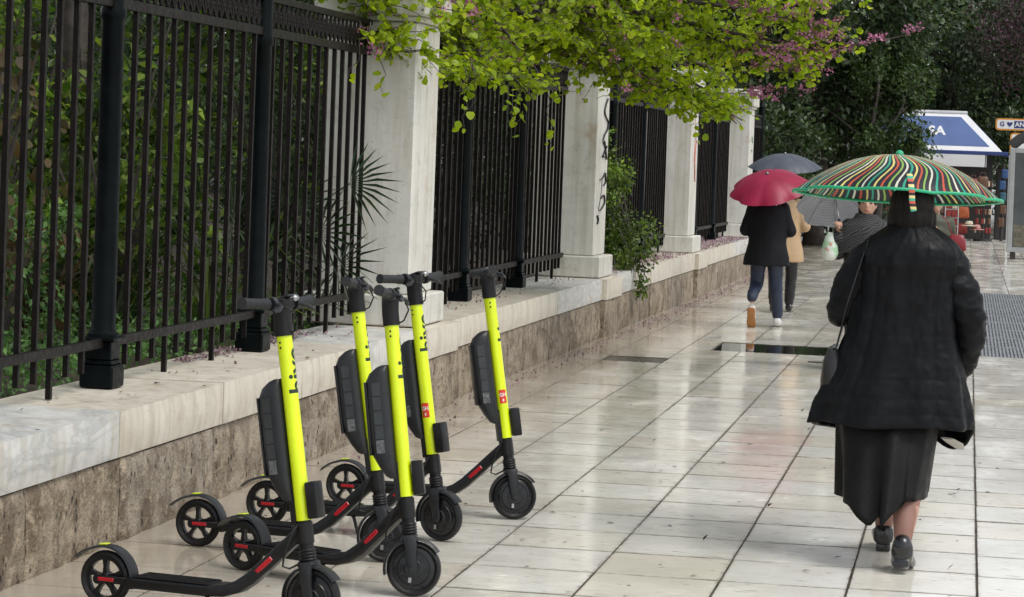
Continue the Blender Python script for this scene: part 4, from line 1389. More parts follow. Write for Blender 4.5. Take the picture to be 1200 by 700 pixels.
tree('slim_background_tree', 'dark tree between the garden trees and the evergreen', -9.5, 52.0, 0.2, 3.0, 4.4, 4.4, 14000, 0.26, green_dark, 80, 0.25, group='trees beyond the wall', shell=0.45)
tree('backdrop_tree', 'broad dark tree farthest away above the kiosk roof', -4.0, 98.0, 0.0, 6.0, 4.8, 4.8, 16000, 0.36, green_dark, 90, 0.3, group='trees beyond the wall', shell=0.3)
tree('backdrop_olive_tree', 'broad olive tree farthest away at the right', 6.0, 100.0, 0.0, 6.0, 4.6, 4.4, 15000, 0.36, leaf_olive, 90, 0.3, group='trees beyond the wall', shell=0.3)
rb = tree('distant_redbud_tree', 'distant redbud in mauve bloom above the road sign', 1.7, 66.0, 0.0, 2.0, 5.6, 1.9, 5200, 0.10, leaf_olive, 40, 0.14, group='trees beyond the wall', shell=0.4)
P, out = clump_points(3200, (0, 0, 5.6), (2.0, 2.0, 1.9), 60, 0.22, 0.4)
tag(link('blossom', leaf_mesh(P, rng.uniform(0.05, 0.09, len(P)), T_PETAL, None, None, 1.0), leaf_mat('distant mauve blossom', [(0.13, 0.065, 0.095), (0.20, 0.10, 0.15), (0.10, 0.055, 0.065), (0.16, 0.09, 0.12)], 0.2, 0.7), rb), kind='stuff')
for x, y, lab in ((-3.9, 43.6, 'dark shrub hiding the end of the low wall'), (-4.6, 47.5, 'dark shrub at the end of the garden wall'), (-2.7, 52.5, 'dark shrub under the big evergreen'), (-1.0, 80.0, 'dark hedge shrub behind the kiosk at left'), (1.8, 82.0, 'dark hedge shrub behind the kiosk at right'), (4.6, 84.0, 'dark hedge shrub behind the advertising case'), (-4.6, 66.0, 'dark shrub in the gap left of the kiosk')):
    shrub('hedge_shrub', lab, x, y, 1.9 if y > 60 else 1.6, 3.0, 6000, 0.12, green_dark, 0.0, 40, 'hedge shrubs beyond the wall')

# --- creeping shrub that has grown out through the railing
t = thing('creeping_shrub', 'small-leaved creeping shrub spilling through the railing and down over the wall', 'shrub', (wall_x(24.5, -0.4), 24.5, 0.54))
O = np.array(t.location)
PP, OO = [], []
for (x, y, z, r, n) in ((-3.68, 24.4, 1.95, 0.24, 420), (-3.60, 24.6, 1.62, 0.30, 700), (-3.48, 24.5, 1.35, 0.34, 1000), (-3.40, 24.4, 1.08, 0.36, 1200), (-3.34, 24.3, 0.82, 0.34, 1100), (-3.26, 24.2, 0.60, 0.27, 700), (-3.20, 24.0, 0.40, 0.17, 280), (-3.28, 24.9, 0.95, 0.28, 300)):
    P, out = clump_points(n, np.array((x, y, z)) - O, (r * 0.8, r * 1.1, r), 9, 0.4, 0.3)
    PP.append(P)
    OO.append(out)
PP, OO = np.concatenate(PP), np.concatenate(OO)
kx = PP[:, 0] + O[0] > -3.9
keep = kx & ~((PP[:, 2] < 0.0) & (PP[:, 0] + O[0] < wall_x(24.3, 0.03)))
tag(link('foliage', leaf_mesh(PP[keep], rng.uniform(0.7, 1.3, keep.sum()) * 0.045, T_OVAL, OO[keep] * 0.6 + np.array([0, 0, -0.5]), np.array([0.3, -0.3, 0.7]), 0.6), green_bright, t), kind='stuff')
q = MB()
for i in range(9):
    a = random.uniform(-1, 1)
    q.tube([(-0.3 + 0.1 * a, 0.3 * a, 0.1), (-0.1, 0.25 * a, 0.8 + 0.3 * a), (0.1 + 0.1 * a, 0.2 * a, 0.75), (0.30, 0.2 * a - 0.1, 0.25), (0.44 + 0.05 * a, 0.25 * a - 0.2, -0.12)], [0.010, 0.008, 0.006, 0.004, 0.002], 5)
q.build('stem', bark, t)

# --- fan palm beside the nearest pillar
palm_m = leaf_mat('fan palm blade', [(0.020, 0.045, 0.022), (0.03, 0.06, 0.028), (0.045, 0.075, 0.035)], 0.2, 0.35)
t = thing('fan_palm', 'small fan palm pushing its stiff leaf past the nearest marble pillar', 'palm', (-4.15, 14.25, 0.5))
O = Vector(t.location)
MB().tube([(0, 0, -0.05), (0, 0, 0.2), (0.02, 0, 0.45)], [0.10, 0.09, 0.06], 10).build('trunk', bark, t, True)
for (hub, dirv, L, nb) in (((-3.70, 14.62, 1.42), (0.85, 0.1, 0.15), 0.33, 13), ((-3.98, 14.3, 1.30), (0.1, -0.4, 0.9), 0.36, 16), ((-3.82, 14.4, 1.12), (0.5, -0.2, 0.25), 0.36, 16), ((-4.5, 14.2, 1.35), (-0.6, -0.2, 0.6), 0.42, 16), ((-4.2, 13.85, 1.15), (-0.1, -0.9, 0.3), 0.4, 16), ((-3.72, 14.5, 0.92), (0.6, -0.3, -0.1), 0.34, 14)):
    hub, d = Vector(hub) - O, Vector(dirv).normalized()
    st = MB()
    st.tube([(0, 0, 0.4), hub * 0.5 + Vector((0, 0, 0.28)), hub], [0.011, 0.008, 0.006], 6)
    st.build('stalk', green_dark, t)
    side = d.cross(Vector((0.25, -0.9, 0.3))).normalized()
    nrm = side.cross(d).normalized()
    fb = MB()
    for i in range(nb):
        a = (i / (nb - 1) - 0.5) * R(150 if nb == 13 else 220)
        b = d * math.cos(a) + side * math.sin(a)
        Lb = L * (0.7 + 0.3 * math.cos(a * 0.6)) * random.uniform(0.9, 1.08)
        w = nrm.cross(b).normalized() * 0.009
        droop = Vector((0, 0, -0.10 * Lb))
        fb.add([hub, hub + b * Lb * 0.5 + w + nrm * 0.006, hub + b * Lb + droop, hub + b * Lb * 0.5 - w + nrm * 0.006, hub + b * Lb * 0.5 - nrm * 0.004], [(0, 1, 4), (1, 2, 4), (0, 4, 3), (4, 2, 3)])
    fb.build('fan_leaf', palm_m, t, fix=False)

# --- strap-leaved clumps on the garden floor
def strap_plant(x, y, n, L, mat, label):
    t = thing('strap_leaf_plant', label, 'plant', (x, y, 0.5), 0, 'strap-leaved plants on the garden floor')
    q = MB()
    for i in range(n):
        a = random.uniform(0, 2 * PI)
        up = random.uniform(0.5, 1.3)
        d = Vector((math.cos(a), math.sin(a), 0))
        Li = L * random.uniform(0.7, 1.15)
        w = Vector((-d.y, d.x, 0)) * 0.014
        pts = [d * 0.02 * i / n, d * Li * 0.25 + Vector((0, 0, Li * 0.5 * up)), d * Li * 0.55 + Vector((0, 0, Li * 0.68 * up)), d * Li * 0.85 + Vector((0, 0, Li * 0.45 * up))]
        vs_ = []
        for j, p in enumerate(pts):
            k = (0.8, 1.0, 0.7, 0.05)[j]
            vs_ += [p - w * k, p + Vector((0, 0, -0.004)), p + w * k]
        q.add(vs_, [(j * 3 + s_, j * 3 + s_ + 1, j * 3 + s_ + 4, j * 3 + s_ + 3) for j in range(3) for s_ in (0, 1)])
    q.build('blades', mat, t, fix=False)
    return t
strap_plant(-4.85, 12.5, 46, 0.95, leaf_brown, 'arching plant with brown withered straps behind the first iron post')
strap_plant(-4.62, 13.0, 40, 0.9, green_mid, 'arching green strap-leaved plant right of the withered one')
strap_plant(-4.15, 13.2, 34, 0.7, green_bright, 'light green strap-leaved plant low by the second iron post')
strap_plant(-4.05, 14.6, 30, 0.6, green_mid, 'green strap-leaved plant at the foot of the fan palm')
strap_plant(-5.2, 11.7, 40, 0.8, green_dark, 'dark strap-leaved plant among the ground cover at left')

# --- ground cover, petals and leaf litter
n = 15000
x = -3.98 - 2.6 * rng.random(n) ** 1.3
y = 8.4 + 7.5 * rng.random(n)
hgt = 0.50 + 0.26 * rng.random(n) * (0.4 + 0.6 * np.array([0.5 + 0.5 * vnoise((a, b, 0), 1.8) for a, b in zip(x, y)])) + 0.10 * np.clip(-4.3 - x, 0, 1)
P = np.stack([x, y, hgt], 1)
tag(link('ground_cover', leaf_mesh(P, rng.uniform(0.6, 1.3, n) * 0.04, T_OVAL, np.array([0.2, -0.2, 0.2]), np.array([0.1, -0.3, 0.8]), 0.7), green_cover), 'low fresh green plants covering the garden floor along the ledge', 'ground cover', None, 'stuff')

def petals_at(n, yr, off, z, spread=1.0):
    y = rng.uniform(yr[0], yr[1], n)
    x = wall_x(y) + rng.uniform(off[0], off[1], n)
    return np.stack([x, y, np.full(n, z) + rng.uniform(0.001, 0.006, n)], 1)
ledge = np.concatenate([petals_at(420, (11.8, 14.3), (-0.60, -0.46), 0.537), petals_at(45, (10.5, 14.9), (-0.55, -0.2), 0.537), petals_at(2400, (23.1, 29.2), (-0.60, -0.06), 0.537), petals_at(2600, (30.2, 36.4), (-0.60, -0.04), 0.537), petals_at(200, (16, 22), (-0.6, -0.2), 0.537)])
tag(link('petals_on_ledge', leaf_mesh(ledge, rng.uniform(0.010, 0.022, len(ledge)), T_PETAL, np.array([0, 0, 0.05]), np.array([0, 0, 4.0]), 0.6), petal_m), 'pink fallen petals strewn along the marble ledge', 'petals', None, 'stuff')
grd = []
for yr, n, sp in (((12.0, 16.0), 120, 0.4), ((16.0, 24.0), 260, 0.16), ((24.0, 40.0), 900, 0.2)):
    p = petals_at(n, yr, (0.05, 0.06), 0.003)
    p[:, 0] += np.abs(rng.normal(0, sp * 0.5, n))
    grd.append(p)
grd = np.concatenate(grd)
tag(link('petals_on_walk', leaf_mesh(grd, rng.uniform(0.010, 0.022, len(grd)), T_PETAL, np.array([0, 0, 0.05]), np.array([0, 0, 4.0]), 0.5), petal_m), 'pink fallen petals washed against the foot of the wall', 'petals', None, 'stuff')
n = 260
y = 8.2 + 22 * rng.random(n) ** 1.4
x = -3.2 + 3.6 * rng.random(n)
P = np.stack([x, y, np.full(n, 0.004)], 1)
tag(link('leaf_litter', leaf_mesh(P, rng.uniform(0.015, 0.042, n), T_OVAL, np.array([1.2, 0, 0.0]), np.array([0, 0, 6.0]), 0.45), litter_m), 'small brown wet leaves scattered over the paving', 'leaf litter', None, 'stuff')
n = 34
P = np.stack([wall_x(rng.uniform(8.4, 15, n)) + rng.uniform(-0.6, -0.05, n), rng.uniform(8.4, 15, n), np.full(n, 0.540)], 1)
tag(link('ledge_litter', leaf_mesh(P, rng.uniform(0.02, 0.05, n), T_OVAL, np.array([0, 1.0, 0.0]), np.array([0, 0, 6.0]), 0.5), litter_m), 'brown wet leaves lying on the marble ledge', 'leaf litter', None, 'stuff')

# ------------------------------------------------------------------ kiosk at the end of the walk
blue_roof = M('kiosk blue roof sheet', (0.095, 0.15, 0.33), 0.5, 0.12, 1.2, spec=0.3)
blue_dark = M('kiosk navy stripe', (0.03, 0.055, 0.2), 0.4, 0.1, 3)
white_sheet = M('kiosk white sheet', (0.74, 0.75, 0.77), 0.45, 0.06, 2)
dark_in = M('kiosk dark interior', (0.03, 0.028, 0.028), 0.6, 0.3, 4)
kiosk = thing('kiosk', 'street kiosk with a blue and white hipped roof and white valance', 'kiosk', (-1.05, 61.3, 0))
def quad_slab(p, th, nrm):
    n = Vector(nrm).normalized() * th
    p = [Vector(q) for q in p]
    k = len(p)
    return MB().add(p + [q - n for q in p], [tuple(range(k)), tuple(range(2 * k - 1, k - 1, -1))] + [(i, k + i, k + (i + 1) % k, (i + 1) % k) for i in range(k)])
rf = MB()
ex, ey, z0, z1 = 1.80, 1.35, 2.12, 3.02
tx_, ty_ = 0.92, 0.45
B = [(-ex, -ey, z0), (ex, -ey, z0), (ex, ey, z0), (-ex, ey, z0)]
Tt = [(-tx_, -ty_, z1), (tx_, -ty_, z1), (tx_, ty_, z1), (-tx_, ty_, z1)]
rf.add(B + Tt, [(0, 1, 5, 4), (1, 2, 6, 5), (2, 3, 7, 6), (3, 0, 4, 7), (4, 5, 6, 7), (3, 2, 1, 0)])
rf.cbox((0, 0, z1 + 0.03), (2 * tx_ + 0.06, 2 * ty_ + 0.06, 0.06), 0.01)
roof = rf.build('roof', white_sheet, kiosk)
fn = Vector((0, -(z1 - z0), (ey - ty_))).normalized()
def on_front(u, v):
    """point of the front roof slope: u along, v up the slope 0..1"""
    return Vector((u, -ey + (ey - ty_) * v, z0 + (z1 - z0) * v)) + fn * 0.008
quad_slab([on_front(-1.52, 0.12), on_front(1.50, 0.12), on_front(0.80, 0.90), on_front(-0.82, 0.90)], 0.006, fn).build('blue_panel', blue_roof, roof)
rn = Vector((z1 - z0, 0, ex - tx_)).normalized()
def on_right(u, v):
    return Vector((ex - (ex - tx_) * v, u, z0 + (z1 - z0) * v)) + rn * 0.008
quad_slab([on_right(-1.1, 0.12), on_right(1.1, 0.12), on_right(0.4, 0.90), on_right(-0.4, 0.90)], 0.006, rn).build('blue_panel', blue_roof, roof)
v, f = text_mesh('SA', 0.36, 0.012)
MB().add([on_front(0.24 + x, 0.50 + y * 0.9) + fn * 0.006 for x, y, _ in v], f).build('lettering', white_sheet, roof, fix=False)
va = MB()
va.cbox((0.06, 0, 2.075), (2 * ex + 0.16, 2 * ey + 0.1, 0.085), 0.01)
va.build('fascia', blue_dark, kiosk)
for c, d in (((-0.15, -ey - 0.03, 1.885), (3.1, 0.03, 0.29)), ((-ex - 0.03, 0, 1.885), (0.03, 2.3, 0.29)), ((1.43, -0.2, 1.885), (0.03, 2.0, 0.29))):
    MB().cbox(c, d, 0.008).build('valance', white_sheet, kiosk)
bd = MB()
bd.box((-0.05, 0.3, 1.0), (3.3, 1.9, 2.0))
bd.box((2.15, 0.5, 0.86), (0.9, 1.5, 1.72))  # dark block put in for the shade right of the kiosk
bd.build('cabin_and_shade_block', dark_in, kiosk)
for x in (-0.9, 0.0, 0.78):
    MB().cbox((x * 0.9 - 0.3, -0.68, 1.05), (0.8, 0.04, 0.9), 0.01).build('shelf_front', M('kiosk shelf red', (0.16, 0.05, 0.045), 0.5, 0.5, 6), kiosk)
for x in (-1.7, 1.98):
    MB().tube([(x, -1.32, 0), (x, -1.32, 2.05)], 0.022, 8).build('pole', white_sheet, kiosk)
aw = MB()
aw.add([(1.85, -1.3, 2.04), (2.5, -1.1, 1.93), (2.5, 1.1, 1.93), (1.85, 1.3, 2.04), (1.85, -1.3, 2.02), (2.5, -1.1, 1.91), (2.5, 1.1, 1.91), (1.85, 1.3, 2.02)], [(0, 1, 2, 3), (7, 6, 5, 4), (0, 4, 5, 1), (1, 5, 6, 2), (2, 6, 7, 3), (3, 7, 4, 0)])
aw.build('side_awning', blue_dark, kiosk)
# wares set out in front
gcols = {'red': (0.26, 0.03, 0.025), 'orange': (0.42, 0.10, 0.03), 'cream': (0.6, 0.52, 0.38), 'pink': (0.55, 0.24, 0.22), 'white': (0.62, 0.62, 0.6), 'brown': (0.12, 0.06, 0.035), 'teal': (0.03, 0.10, 0.14), 'blue': (0.03, 0.08, 0.20), 'yellow': (0.5, 0.36, 0.04)}
def gmat(k):
    return M('ware ' + k, gcols[k], 0.5, 0.3, 12)
rk = thing('magazine_rack', 'white wire rack of magazines standing in front of the kiosk', 'rack', (-0.37, 59.3, 0))
fr = MB()
for sx in (-1, 1):
    fr.tube([(sx * 0.15, 0, 0), (sx * 0.15, 0, 0.95)], 0.012, 6)
for i in range(5):
    fr.box((0, 0.02, 0.12 + 0.2 * i), (0.30, 0.02, 0.02))
fr.build('frame', white_sheet, rk)
for i in range(4):
    for j in range(2):
        MB().cbox((-0.07 + 0.14 * j, 0.01 - 0.03, 0.22 + 0.2 * i), (0.12, 0.012, 0.16), 0.003).build('magazine', gmat(random.choice(['red', 'white', 'cream', 'red', 'blue'])), rk)
def ware_bag(x, y, z, c, lab, s=1.0):
    t = thing('souvenir_bag', lab, 'bag', (x, y, z), 0, 'souvenir bags at the kiosk')
    q = MB()
    q.loft([[Vector((sup(2 * PI * k / 14, w, d, 3)[0] * s, sup(2 * PI * k / 14, w, d, 3)[1] * s, h * s)) for k in range(14)] for h, w, d in ((0, 0.10, 0.04), (0.03, 0.14, 0.06), (0.2, 0.13, 0.06), (0.26, 0.11, 0.03), (0.27, 0.10, 0.02))])
    q.build('body', gmat(c), t, 'auto')
    MB().tube([(-0.07 * s, 0, 0.26 * s), (-0.05 * s, 0, 0.36 * s), (0.05 * s, 0, 0.36 * s), (0.07 * s, 0, 0.26 * s)], 0.008, 6).build('handle', gmat('brown'), t)
    return t
ware_bag(-0.10, 59.35, 0.52, 'orange', 'orange souvenir bag hanging beside the magazine rack')
ware_bag(-0.12, 59.35, 0.15, 'red', 'red souvenir bag standing under the orange one', 0.9)
ware_bag(0.32, 59.2, 1.25, 'brown', 'brown souvenir bag hung high under the valance')
ware_bag(0.10, 59.2, 1.22, 'red', 'red souvenir bag hung high under the valance', 0.9)
ware_bag(-0.45, 59.2, 1.25, 'brown', 'dark brown souvenir bag hung over the magazine rack')
def sun_hat(x, y, z, c, lab):
    t = thing('sun_hat', lab, 'hat', (x, y, z), 0, 'sun hats at the kiosk')
    MB().lathe([(0.01, 0.11), (0.07, 0.105), (0.09, 0.06), (0.095, 0.012), (0.16, 0.004), (0.19, -0.012), (0.16, -0.004), (0.09, 0.0)], n=20).build('hat', gmat(c), t, True)
    MB().lathe([(0.0955, 0.014), (0.0945, 0.03), (0.0965, 0.03), (0.0975, 0.014), (0.0955, 0.014)], n=20).build('band', gmat('brown'), t, True)
    stand = MB().tube([(0, 0, -z), (0, 0, 0.08)], 0.012, 6)
    stand.build('stand', dark_in, t)
    return t
sun_hat(0.04, 59.0, 0.36, 'cream', 'cream sun hat on display in front of the kiosk')
sun_hat(0.22, 59.1, 0.28, 'pink', 'pink sun hat on display beside the cream one')
sr = thing('souvenir_stand', 'tall revolving stand of small red souvenirs at the right of the kiosk', 'stand', (0.36, 59.4, 0))
MB().tube([(0, 0, 0.05), (0, 0, 1.55)], 0.025, 8).lathe([(0.22, 0.0), (0.22, 0.04), (0.03, 0.06)], n=18, cap=True).build('post', dark_in, sr, 'auto')
for i in range(6):
    for j in range(6):
        a = 2 * PI * j / 6 + i * 0.4
        MB().cbox((0.16 * math.cos(a), 0.16 * math.sin(a), 0.25 + 0.22 * i), (0.06, 0.05, 0.13), 0.01, 1, Matrix.Rotation(a, 3, 'Z')).build('souvenir', gmat(['red', 'brown', 'brown', 'cream', 'brown', 'red'][(i * 2 + j) % 6]), sr)
cl = thing('display_column', 'dark column hung with blue bags at the right of the kiosk', 'stand', (0.80, 59.9, 0))
MB().tube([(0, 0, 0), (0, 0, 1.85)], 0.04, 8).build('post', dark_in, cl)
for z, c in ((1.6, 'blue'), (1.33, 'blue'), (1.05, 'teal'), (0.75, 'brown'), (0.45, 'brown')):
    MB().cbox((0.03 * math.sin(9 * z), -0.06, z), (0.15, 0.10, 0.22), 0.03, 2).build('hung_bag', gmat(c), cl)

# ------------------------------------------------------------------ road sign
alu = M('brushed aluminium', (0.42, 0.44, 0.44), 0.35, 0.15, 6, metal=0.7)
orange_b = M('orange sign border', (0.62, 0.25, 0.03), 0.4, 0.08)
sign_white = M('sign white film', (0.72, 0.73, 0.74), 0.35, 0.05)
navy = M('sign navy film', (0.02, 0.03, 0.16), 0.35, 0.08)
def round_rect(w, h, r, y, z0, n=5):
    out = []
    for cx, cz, a0 in ((w / 2 - r, h / 2 - r, 0), (-w / 2 + r, h / 2 - r, PI / 2), (-w / 2 + r, -h / 2 + r, PI), (w / 2 - r, -h / 2 + r, 1.5 * PI)):
        for i in range(n + 1):
            a = a0 + PI / 2 * i / n
            out.append(Vector((cx + r * math.cos(a), y, z0 + cz + r * math.sin(a))))
    return out
def board(w, h, zc, parent, name, x=0.0):
    q = MB()
    q.loft([[p + Vector((x, 0, 0)) for p in round_rect(w, h, 0.07, yy, zc)] for yy in (-0.03, 0.03)])
    b = q.build(name, orange_b, parent)
    q = MB()
    q.loft([[p + Vector((x, 0, 0)) for p in round_rect(w - 0.07, h - 0.07, 0.045, yy, zc)] for yy in (-0.034, -0.031)])
    q.build('face', sign_white, b)
    return b
sg = thing('road_sign', 'white road sign with orange border and navy name field above the advertising case', 'sign', (1.55, 58.0, 0))
MB().tube([(0.15, 0.05, 0), (0.15, 0.05, 2.95)], 0.04, 10).build('post', alu, sg, True)
b1 = board(2.0, 0.275, 2.74, sg, 'name_board')
MB().cbox((0.16, -0.0375, 2.74), (1.48, 0.003, 0.165), 0.001).build('name_field', navy, b1)
v, f = text_mesh('ANETOPIA', 0.15, 0.003)
MB().add([(-0.20 + x, -0.041, 2.74 + y) for x, y, _ in v], f).build('lettering', sign_white, b1, fix=False)
v, f = text_mesh('G', 0.15, 0.004)
MB().add([(-0.85 + x, -0.041, 2.74 + y) for x, y, _ in v], f).build('emblem', navy, b1, fix=False)
hp = [(0, -0.06), (-0.065, 0.015), (-0.06, 0.045), (-0.035, 0.058), (0, 0.035), (0.035, 0.058), (0.06, 0.045), (0.065, 0.015)]
MB().add([(-0.68 + a, -0.041, 2.74 + b) for a, b in hp], [tuple(range(8))]).build('heart', navy, b1, fix=False)
board(1.66, 0.52, 2.29, sg, 'lower_board', 0.17)

# ------------------------------------------------------------------ advertising case
ad = thing('advertising_case', 'free-standing advertising case with grey metal frame at the right edge', 'poster case', (1.38, 47.6, 0))
case = M('grey case metal', (0.33, 0.345, 0.345), 0.38, 0.12, 5, metal=0.3)
W2, zb, zt = 0.64, 0.14, 2.10
fr = MB()
for sx in (-1, 1):
    fr.cbox((sx * (W2 - 0.05), 0, (zb + zt) / 2), (0.10, 0.16, zt - zb), 0.012, 2)
for zc in (zb + 0.045, zt - 0.045):
    fr.cbox((0, 0, zc), (2 * W2 - 0.2, 0.156, 0.09), 0.01, 2)
fr.build('frame', case, ad)
MB().box((0, 0.02, (zb + zt) / 2), (2 * W2 - 0.19, 0.10, zt - zb - 0.17)).build('backing', M('poster slate', (0.10, 0.105, 0.11), 0.5, 0.25, 2.5), ad)
art = MB()
art.add([(a, -0.0335, b) for a, b in ((-0.52, 0.25), (0.52, 0.25), (0.52, 0.62), (-0.52, 0.66))], [(0, 1, 2, 3)])
art.build('poster_foot', M('poster brown landscape', (0.23, 0.17, 0.10), 0.5, 0.6, 9), ad, fix=False)
art = MB()
art.add([(a, -0.034, b) for a, b in ((-0.27, 1.52), (-0.15, 1.33), (0.02, 1.2), (0.25, 1.3), (0.3, 1.55), (0.12, 1.75), (-0.05, 1.78), (-0.2, 1.70))], [tuple(range(8))])
art.build('poster_motif', M('poster white motif', (0.62, 0.64, 0.66), 0.5, 0.12, 6), ad, fix=False)
gl_m, gnt, gb, go = base_mat('wet case glass')
gb.inputs['Base Color'].default_value = (0.9, 0.95, 0.95, 1)
gb.inputs['Roughness'].default_value = 0.03
gb.inputs['Transmission Weight'].default_value = 1.0
gb.inputs['IOR'].default_value = 1.45
MB().box((0, -0.055, (zb + zt) / 2), (2 * W2 - 0.19, 0.006, zt - zb - 0.17)).build('pane', gl_m, ad)
for sx in (-1, 1):
    MB().cbox((sx * (W2 - 0.12), 0, 0.07), (0.10, 0.12, 0.14), 0.01).build('foot', dark_in, ad)
hd = MB()
hd.tube([(-W2 + 0.02, 0.1, 2.13), (-W2 + 0.16, 0.1, 2.26), (-W2 + 0.42, 0.1, 2.40), (0.1, 0.1, 2.47), (W2, 0.1, 2.5)], [(0.03, 0.10)] * 5, 8)
hd.build('hood', dark_in, ad, 'auto')  # stands in for a dark roof behind the case, not part of it

# ------------------------------------------------------------------ people
skin = M('skin', (0.46, 0.27, 0.19), 0.5, 0.12, 14)
stocking = M('sheer brown stocking', (0.24, 0.125, 0.095), 0.6, 0.15, 10)
hair_dark = M('dark brown hair', (0.006, 0.0045, 0.004), 0.5, 0.4, 40, bmp=0.5, bscale=160, spec=0.2)
hair_brown = M('brown hair', (0.06, 0.035, 0.02), 0.42, 0.4, 40, bmp=0.5, bscale=120)
shoe_black = M('wet black shoe leather', (0.012, 0.012, 0.013), 0.22, 0.2, 20, coat=0.2)

def remesh(mb, voxel, smooth=3, disp=None):
    """fuse overlapping closed shapes into one continuous skin"""
    me = mb.mesh('tmp')
    o = bpy.data.objects.new('tmp', me)
    col.objects.link(o)
    r = o.modifiers.new('r', 'REMESH')
    r.mode = 'VOXEL'
    r.voxel_size = voxel
    if smooth:
        s_ = o.modifiers.new('s', 'SMOOTH')
        s_.factor = 0.6
        s_.iterations = smooth
    bpy.context.view_layer.update()
    dg = bpy.context.evaluated_depsgraph_get()
    out = bpy.data.meshes.new_from_object(o.evaluated_get(dg))
    bpy.data.objects.remove(o)
    bpy.data.meshes.remove(me)
    if disp is not None:
        n = len(out.vertices)
        co = np.empty(n * 3)
        no = np.empty(n * 3)
        out.vertices.foreach_get('co', co)
        out.vertices.foreach_get('normal', no)
        co, no = co.reshape(-1, 3), no.reshape(-1, 3)
        co = disp(co, no)
        out.vertices.foreach_set('co', co.astype(np.float32).ravel())
        out.update()
    out.materials.clear()
    return out

def ering(c, rx, ry, n=20, e=2.3, axis=None):
    return [Vector(c) + Vector((sup(2 * PI * k / n, rx, ry, e)[0], sup(2 * PI * k / n, rx, ry, e)[1], 0)) for k in range(n)]

def limb(q, pts, rad, n=12):
    """tapered limb with rounded joints"""
    q.tube(pts, rad, n)
    rr = rad if hasattr(rad, '__len__') else [rad] * len(pts)
    for p, r in zip(pts, rr):
        q.ball(p, r * 0.99, 12, 8)
    return q

def hand(q, wrist, d, palm, s=1.0, curl=1.0, thumb=1):
    """palm, four jointed fingers and a thumb leaving the side of the palm"""
    d = Vector(d).normalized()
    palm = Vector(palm)
    palm = (palm - d * palm.dot(d)).normalized()
    side = d.cross(palm).normalized() * thumb
    w = Vector(wrist)
    q.tube([w, w + d * 0.03 * s, w + d * 0.085 * s], [(0.024 * s, 0.018 * s), (0.036 * s, 0.016 * s), (0.040 * s, 0.014 * s)], 10) if False else limb(q, [w, w + d * 0.045 * s, w + d * 0.08 * s], [0.023 * s, 0.030 * s, 0.028 * s], 10)
    for i, (o, L) in enumerate(((-0.028, 0.060), (-0.010, 0.072), (0.009, 0.070), (0.027, 0.054))):
        p = w + d * 0.085 * s + side * (-o) * s
        pts = [p]
        a = 0.0
        for seg in (0.45, 0.32, 0.23):
            a += (0.65 * curl)
            p = p + (d * math.cos(a) + palm * math.sin(a)) * L * seg * s
            pts.append(p)
        limb(q, pts, [0.0092 * s, 0.0086 * s, 0.008 * s, 0.0068 * s], 8)
    p = w + d * 0.025 * s + side * 0.026 * s
    p1 = p + (side * 0.7 + d * 0.7 + palm * 0.3).normalized() * 0.034 * s
    p2 = p1 + (d * 0.8 + palm * (0.5 * curl) - side * 0.2).normalized() * 0.030 * s
    limb(q, [p, p1, p2], [0.012 * s, 0.0105 * s, 0.008 * s], 8)

def shoe(q, heel, toe_dir, L=0.235, w=0.040, h=0.07, pitch=0.0, low=False):
    d = Vector(toe_dir).normalized()
    up = Vector((0, 0, 1))
    sd_ = d.cross(up).normalized()
    m = Matrix.Rotation(pitch, 3, sd_)
    rings = []
    prof = [(0.0, 0.55, 0.55), (0.05, 0.86, 0.92), (0.18, 0.92, 1.0 if not low else 0.8), (0.36, 0.86, 0.82 if not low else 0.55), (0.55, 0.98, 0.66 if not low else 0.5), (0.75, 1.05, 0.5), (0.9, 0.85, 0.38), (1.0, 0.35, 0.2)]
    for t, ws, hs in prof:
        ring = []
        for k in range(14):
            a, b = sup(2 * PI * k / 14, w * ws, h * hs / 2, 3.2)
            ring.append(Vector(heel) + m @ (d * (L * t) + sd_ * a + up * (b + h * hs / 2)))
        rings.append(ring)
    q.loft(rings)

def head_pieces(q, c, s=1.0, face=1):
    c = Vector(c)
    q.ball(c, (0.075 * s, 0.092 * s, 0.112 * s), 18, 14)
    q.ball(c + Vector((0, 0.022 * face * s, -0.055 * s)), (0.056 * s, 0.066 * s, 0.062 * s), 14, 10)
    q.tube([c + Vector((0, 0.088 * face * s, 0.012 * s)), c + Vector((0, 0.106 * face * s, -0.022 * s)), c + Vector((0, 0.09 * face * s, -0.034 * s))], [0.008 * s, 0.013 * s, 0.010 * s], 8)
    for sx in (-1, 1):
        q.ball(c + Vector((sx * 0.076 * s, 0.0, -0.012 * s)), (0.010 * s, 0.02 * s, 0.03 * s), 10, 8)
        q.ball(c + Vector((sx * 0.035 * s, 0.078 * face * s, 0.022 * s)), (0.02 * s, 0.012 * s, 0.010 * s), 8, 6)
    q.ball(c + Vector((0, 0.086 * face * s, -0.062 * s)), (0.024 * s, 0.011 * s, 0.008 * s), 10, 6)

def face_details(parent, c, s=1.0):
    c = Vector(c)
    for sx in (-1, 1):
        MB().ball(c + Vector((sx * 0.033 * s, 0.084 * s, 0.006 * s)), (0.012 * s, 0.008 * s, 0.007 * s), 10, 6).build('eye', M('eye', (0.05, 0.035, 0.03), 0.2, 0.2), parent, True)
    MB().ball(c + Vector((0, 0.0885 * s, -0.061 * s)), (0.024 * s, 0.0115 * s, 0.0075 * s), 10, 6).build('lips', M('lips', (0.33, 0.09, 0.085), 0.4, 0.1), parent, True)

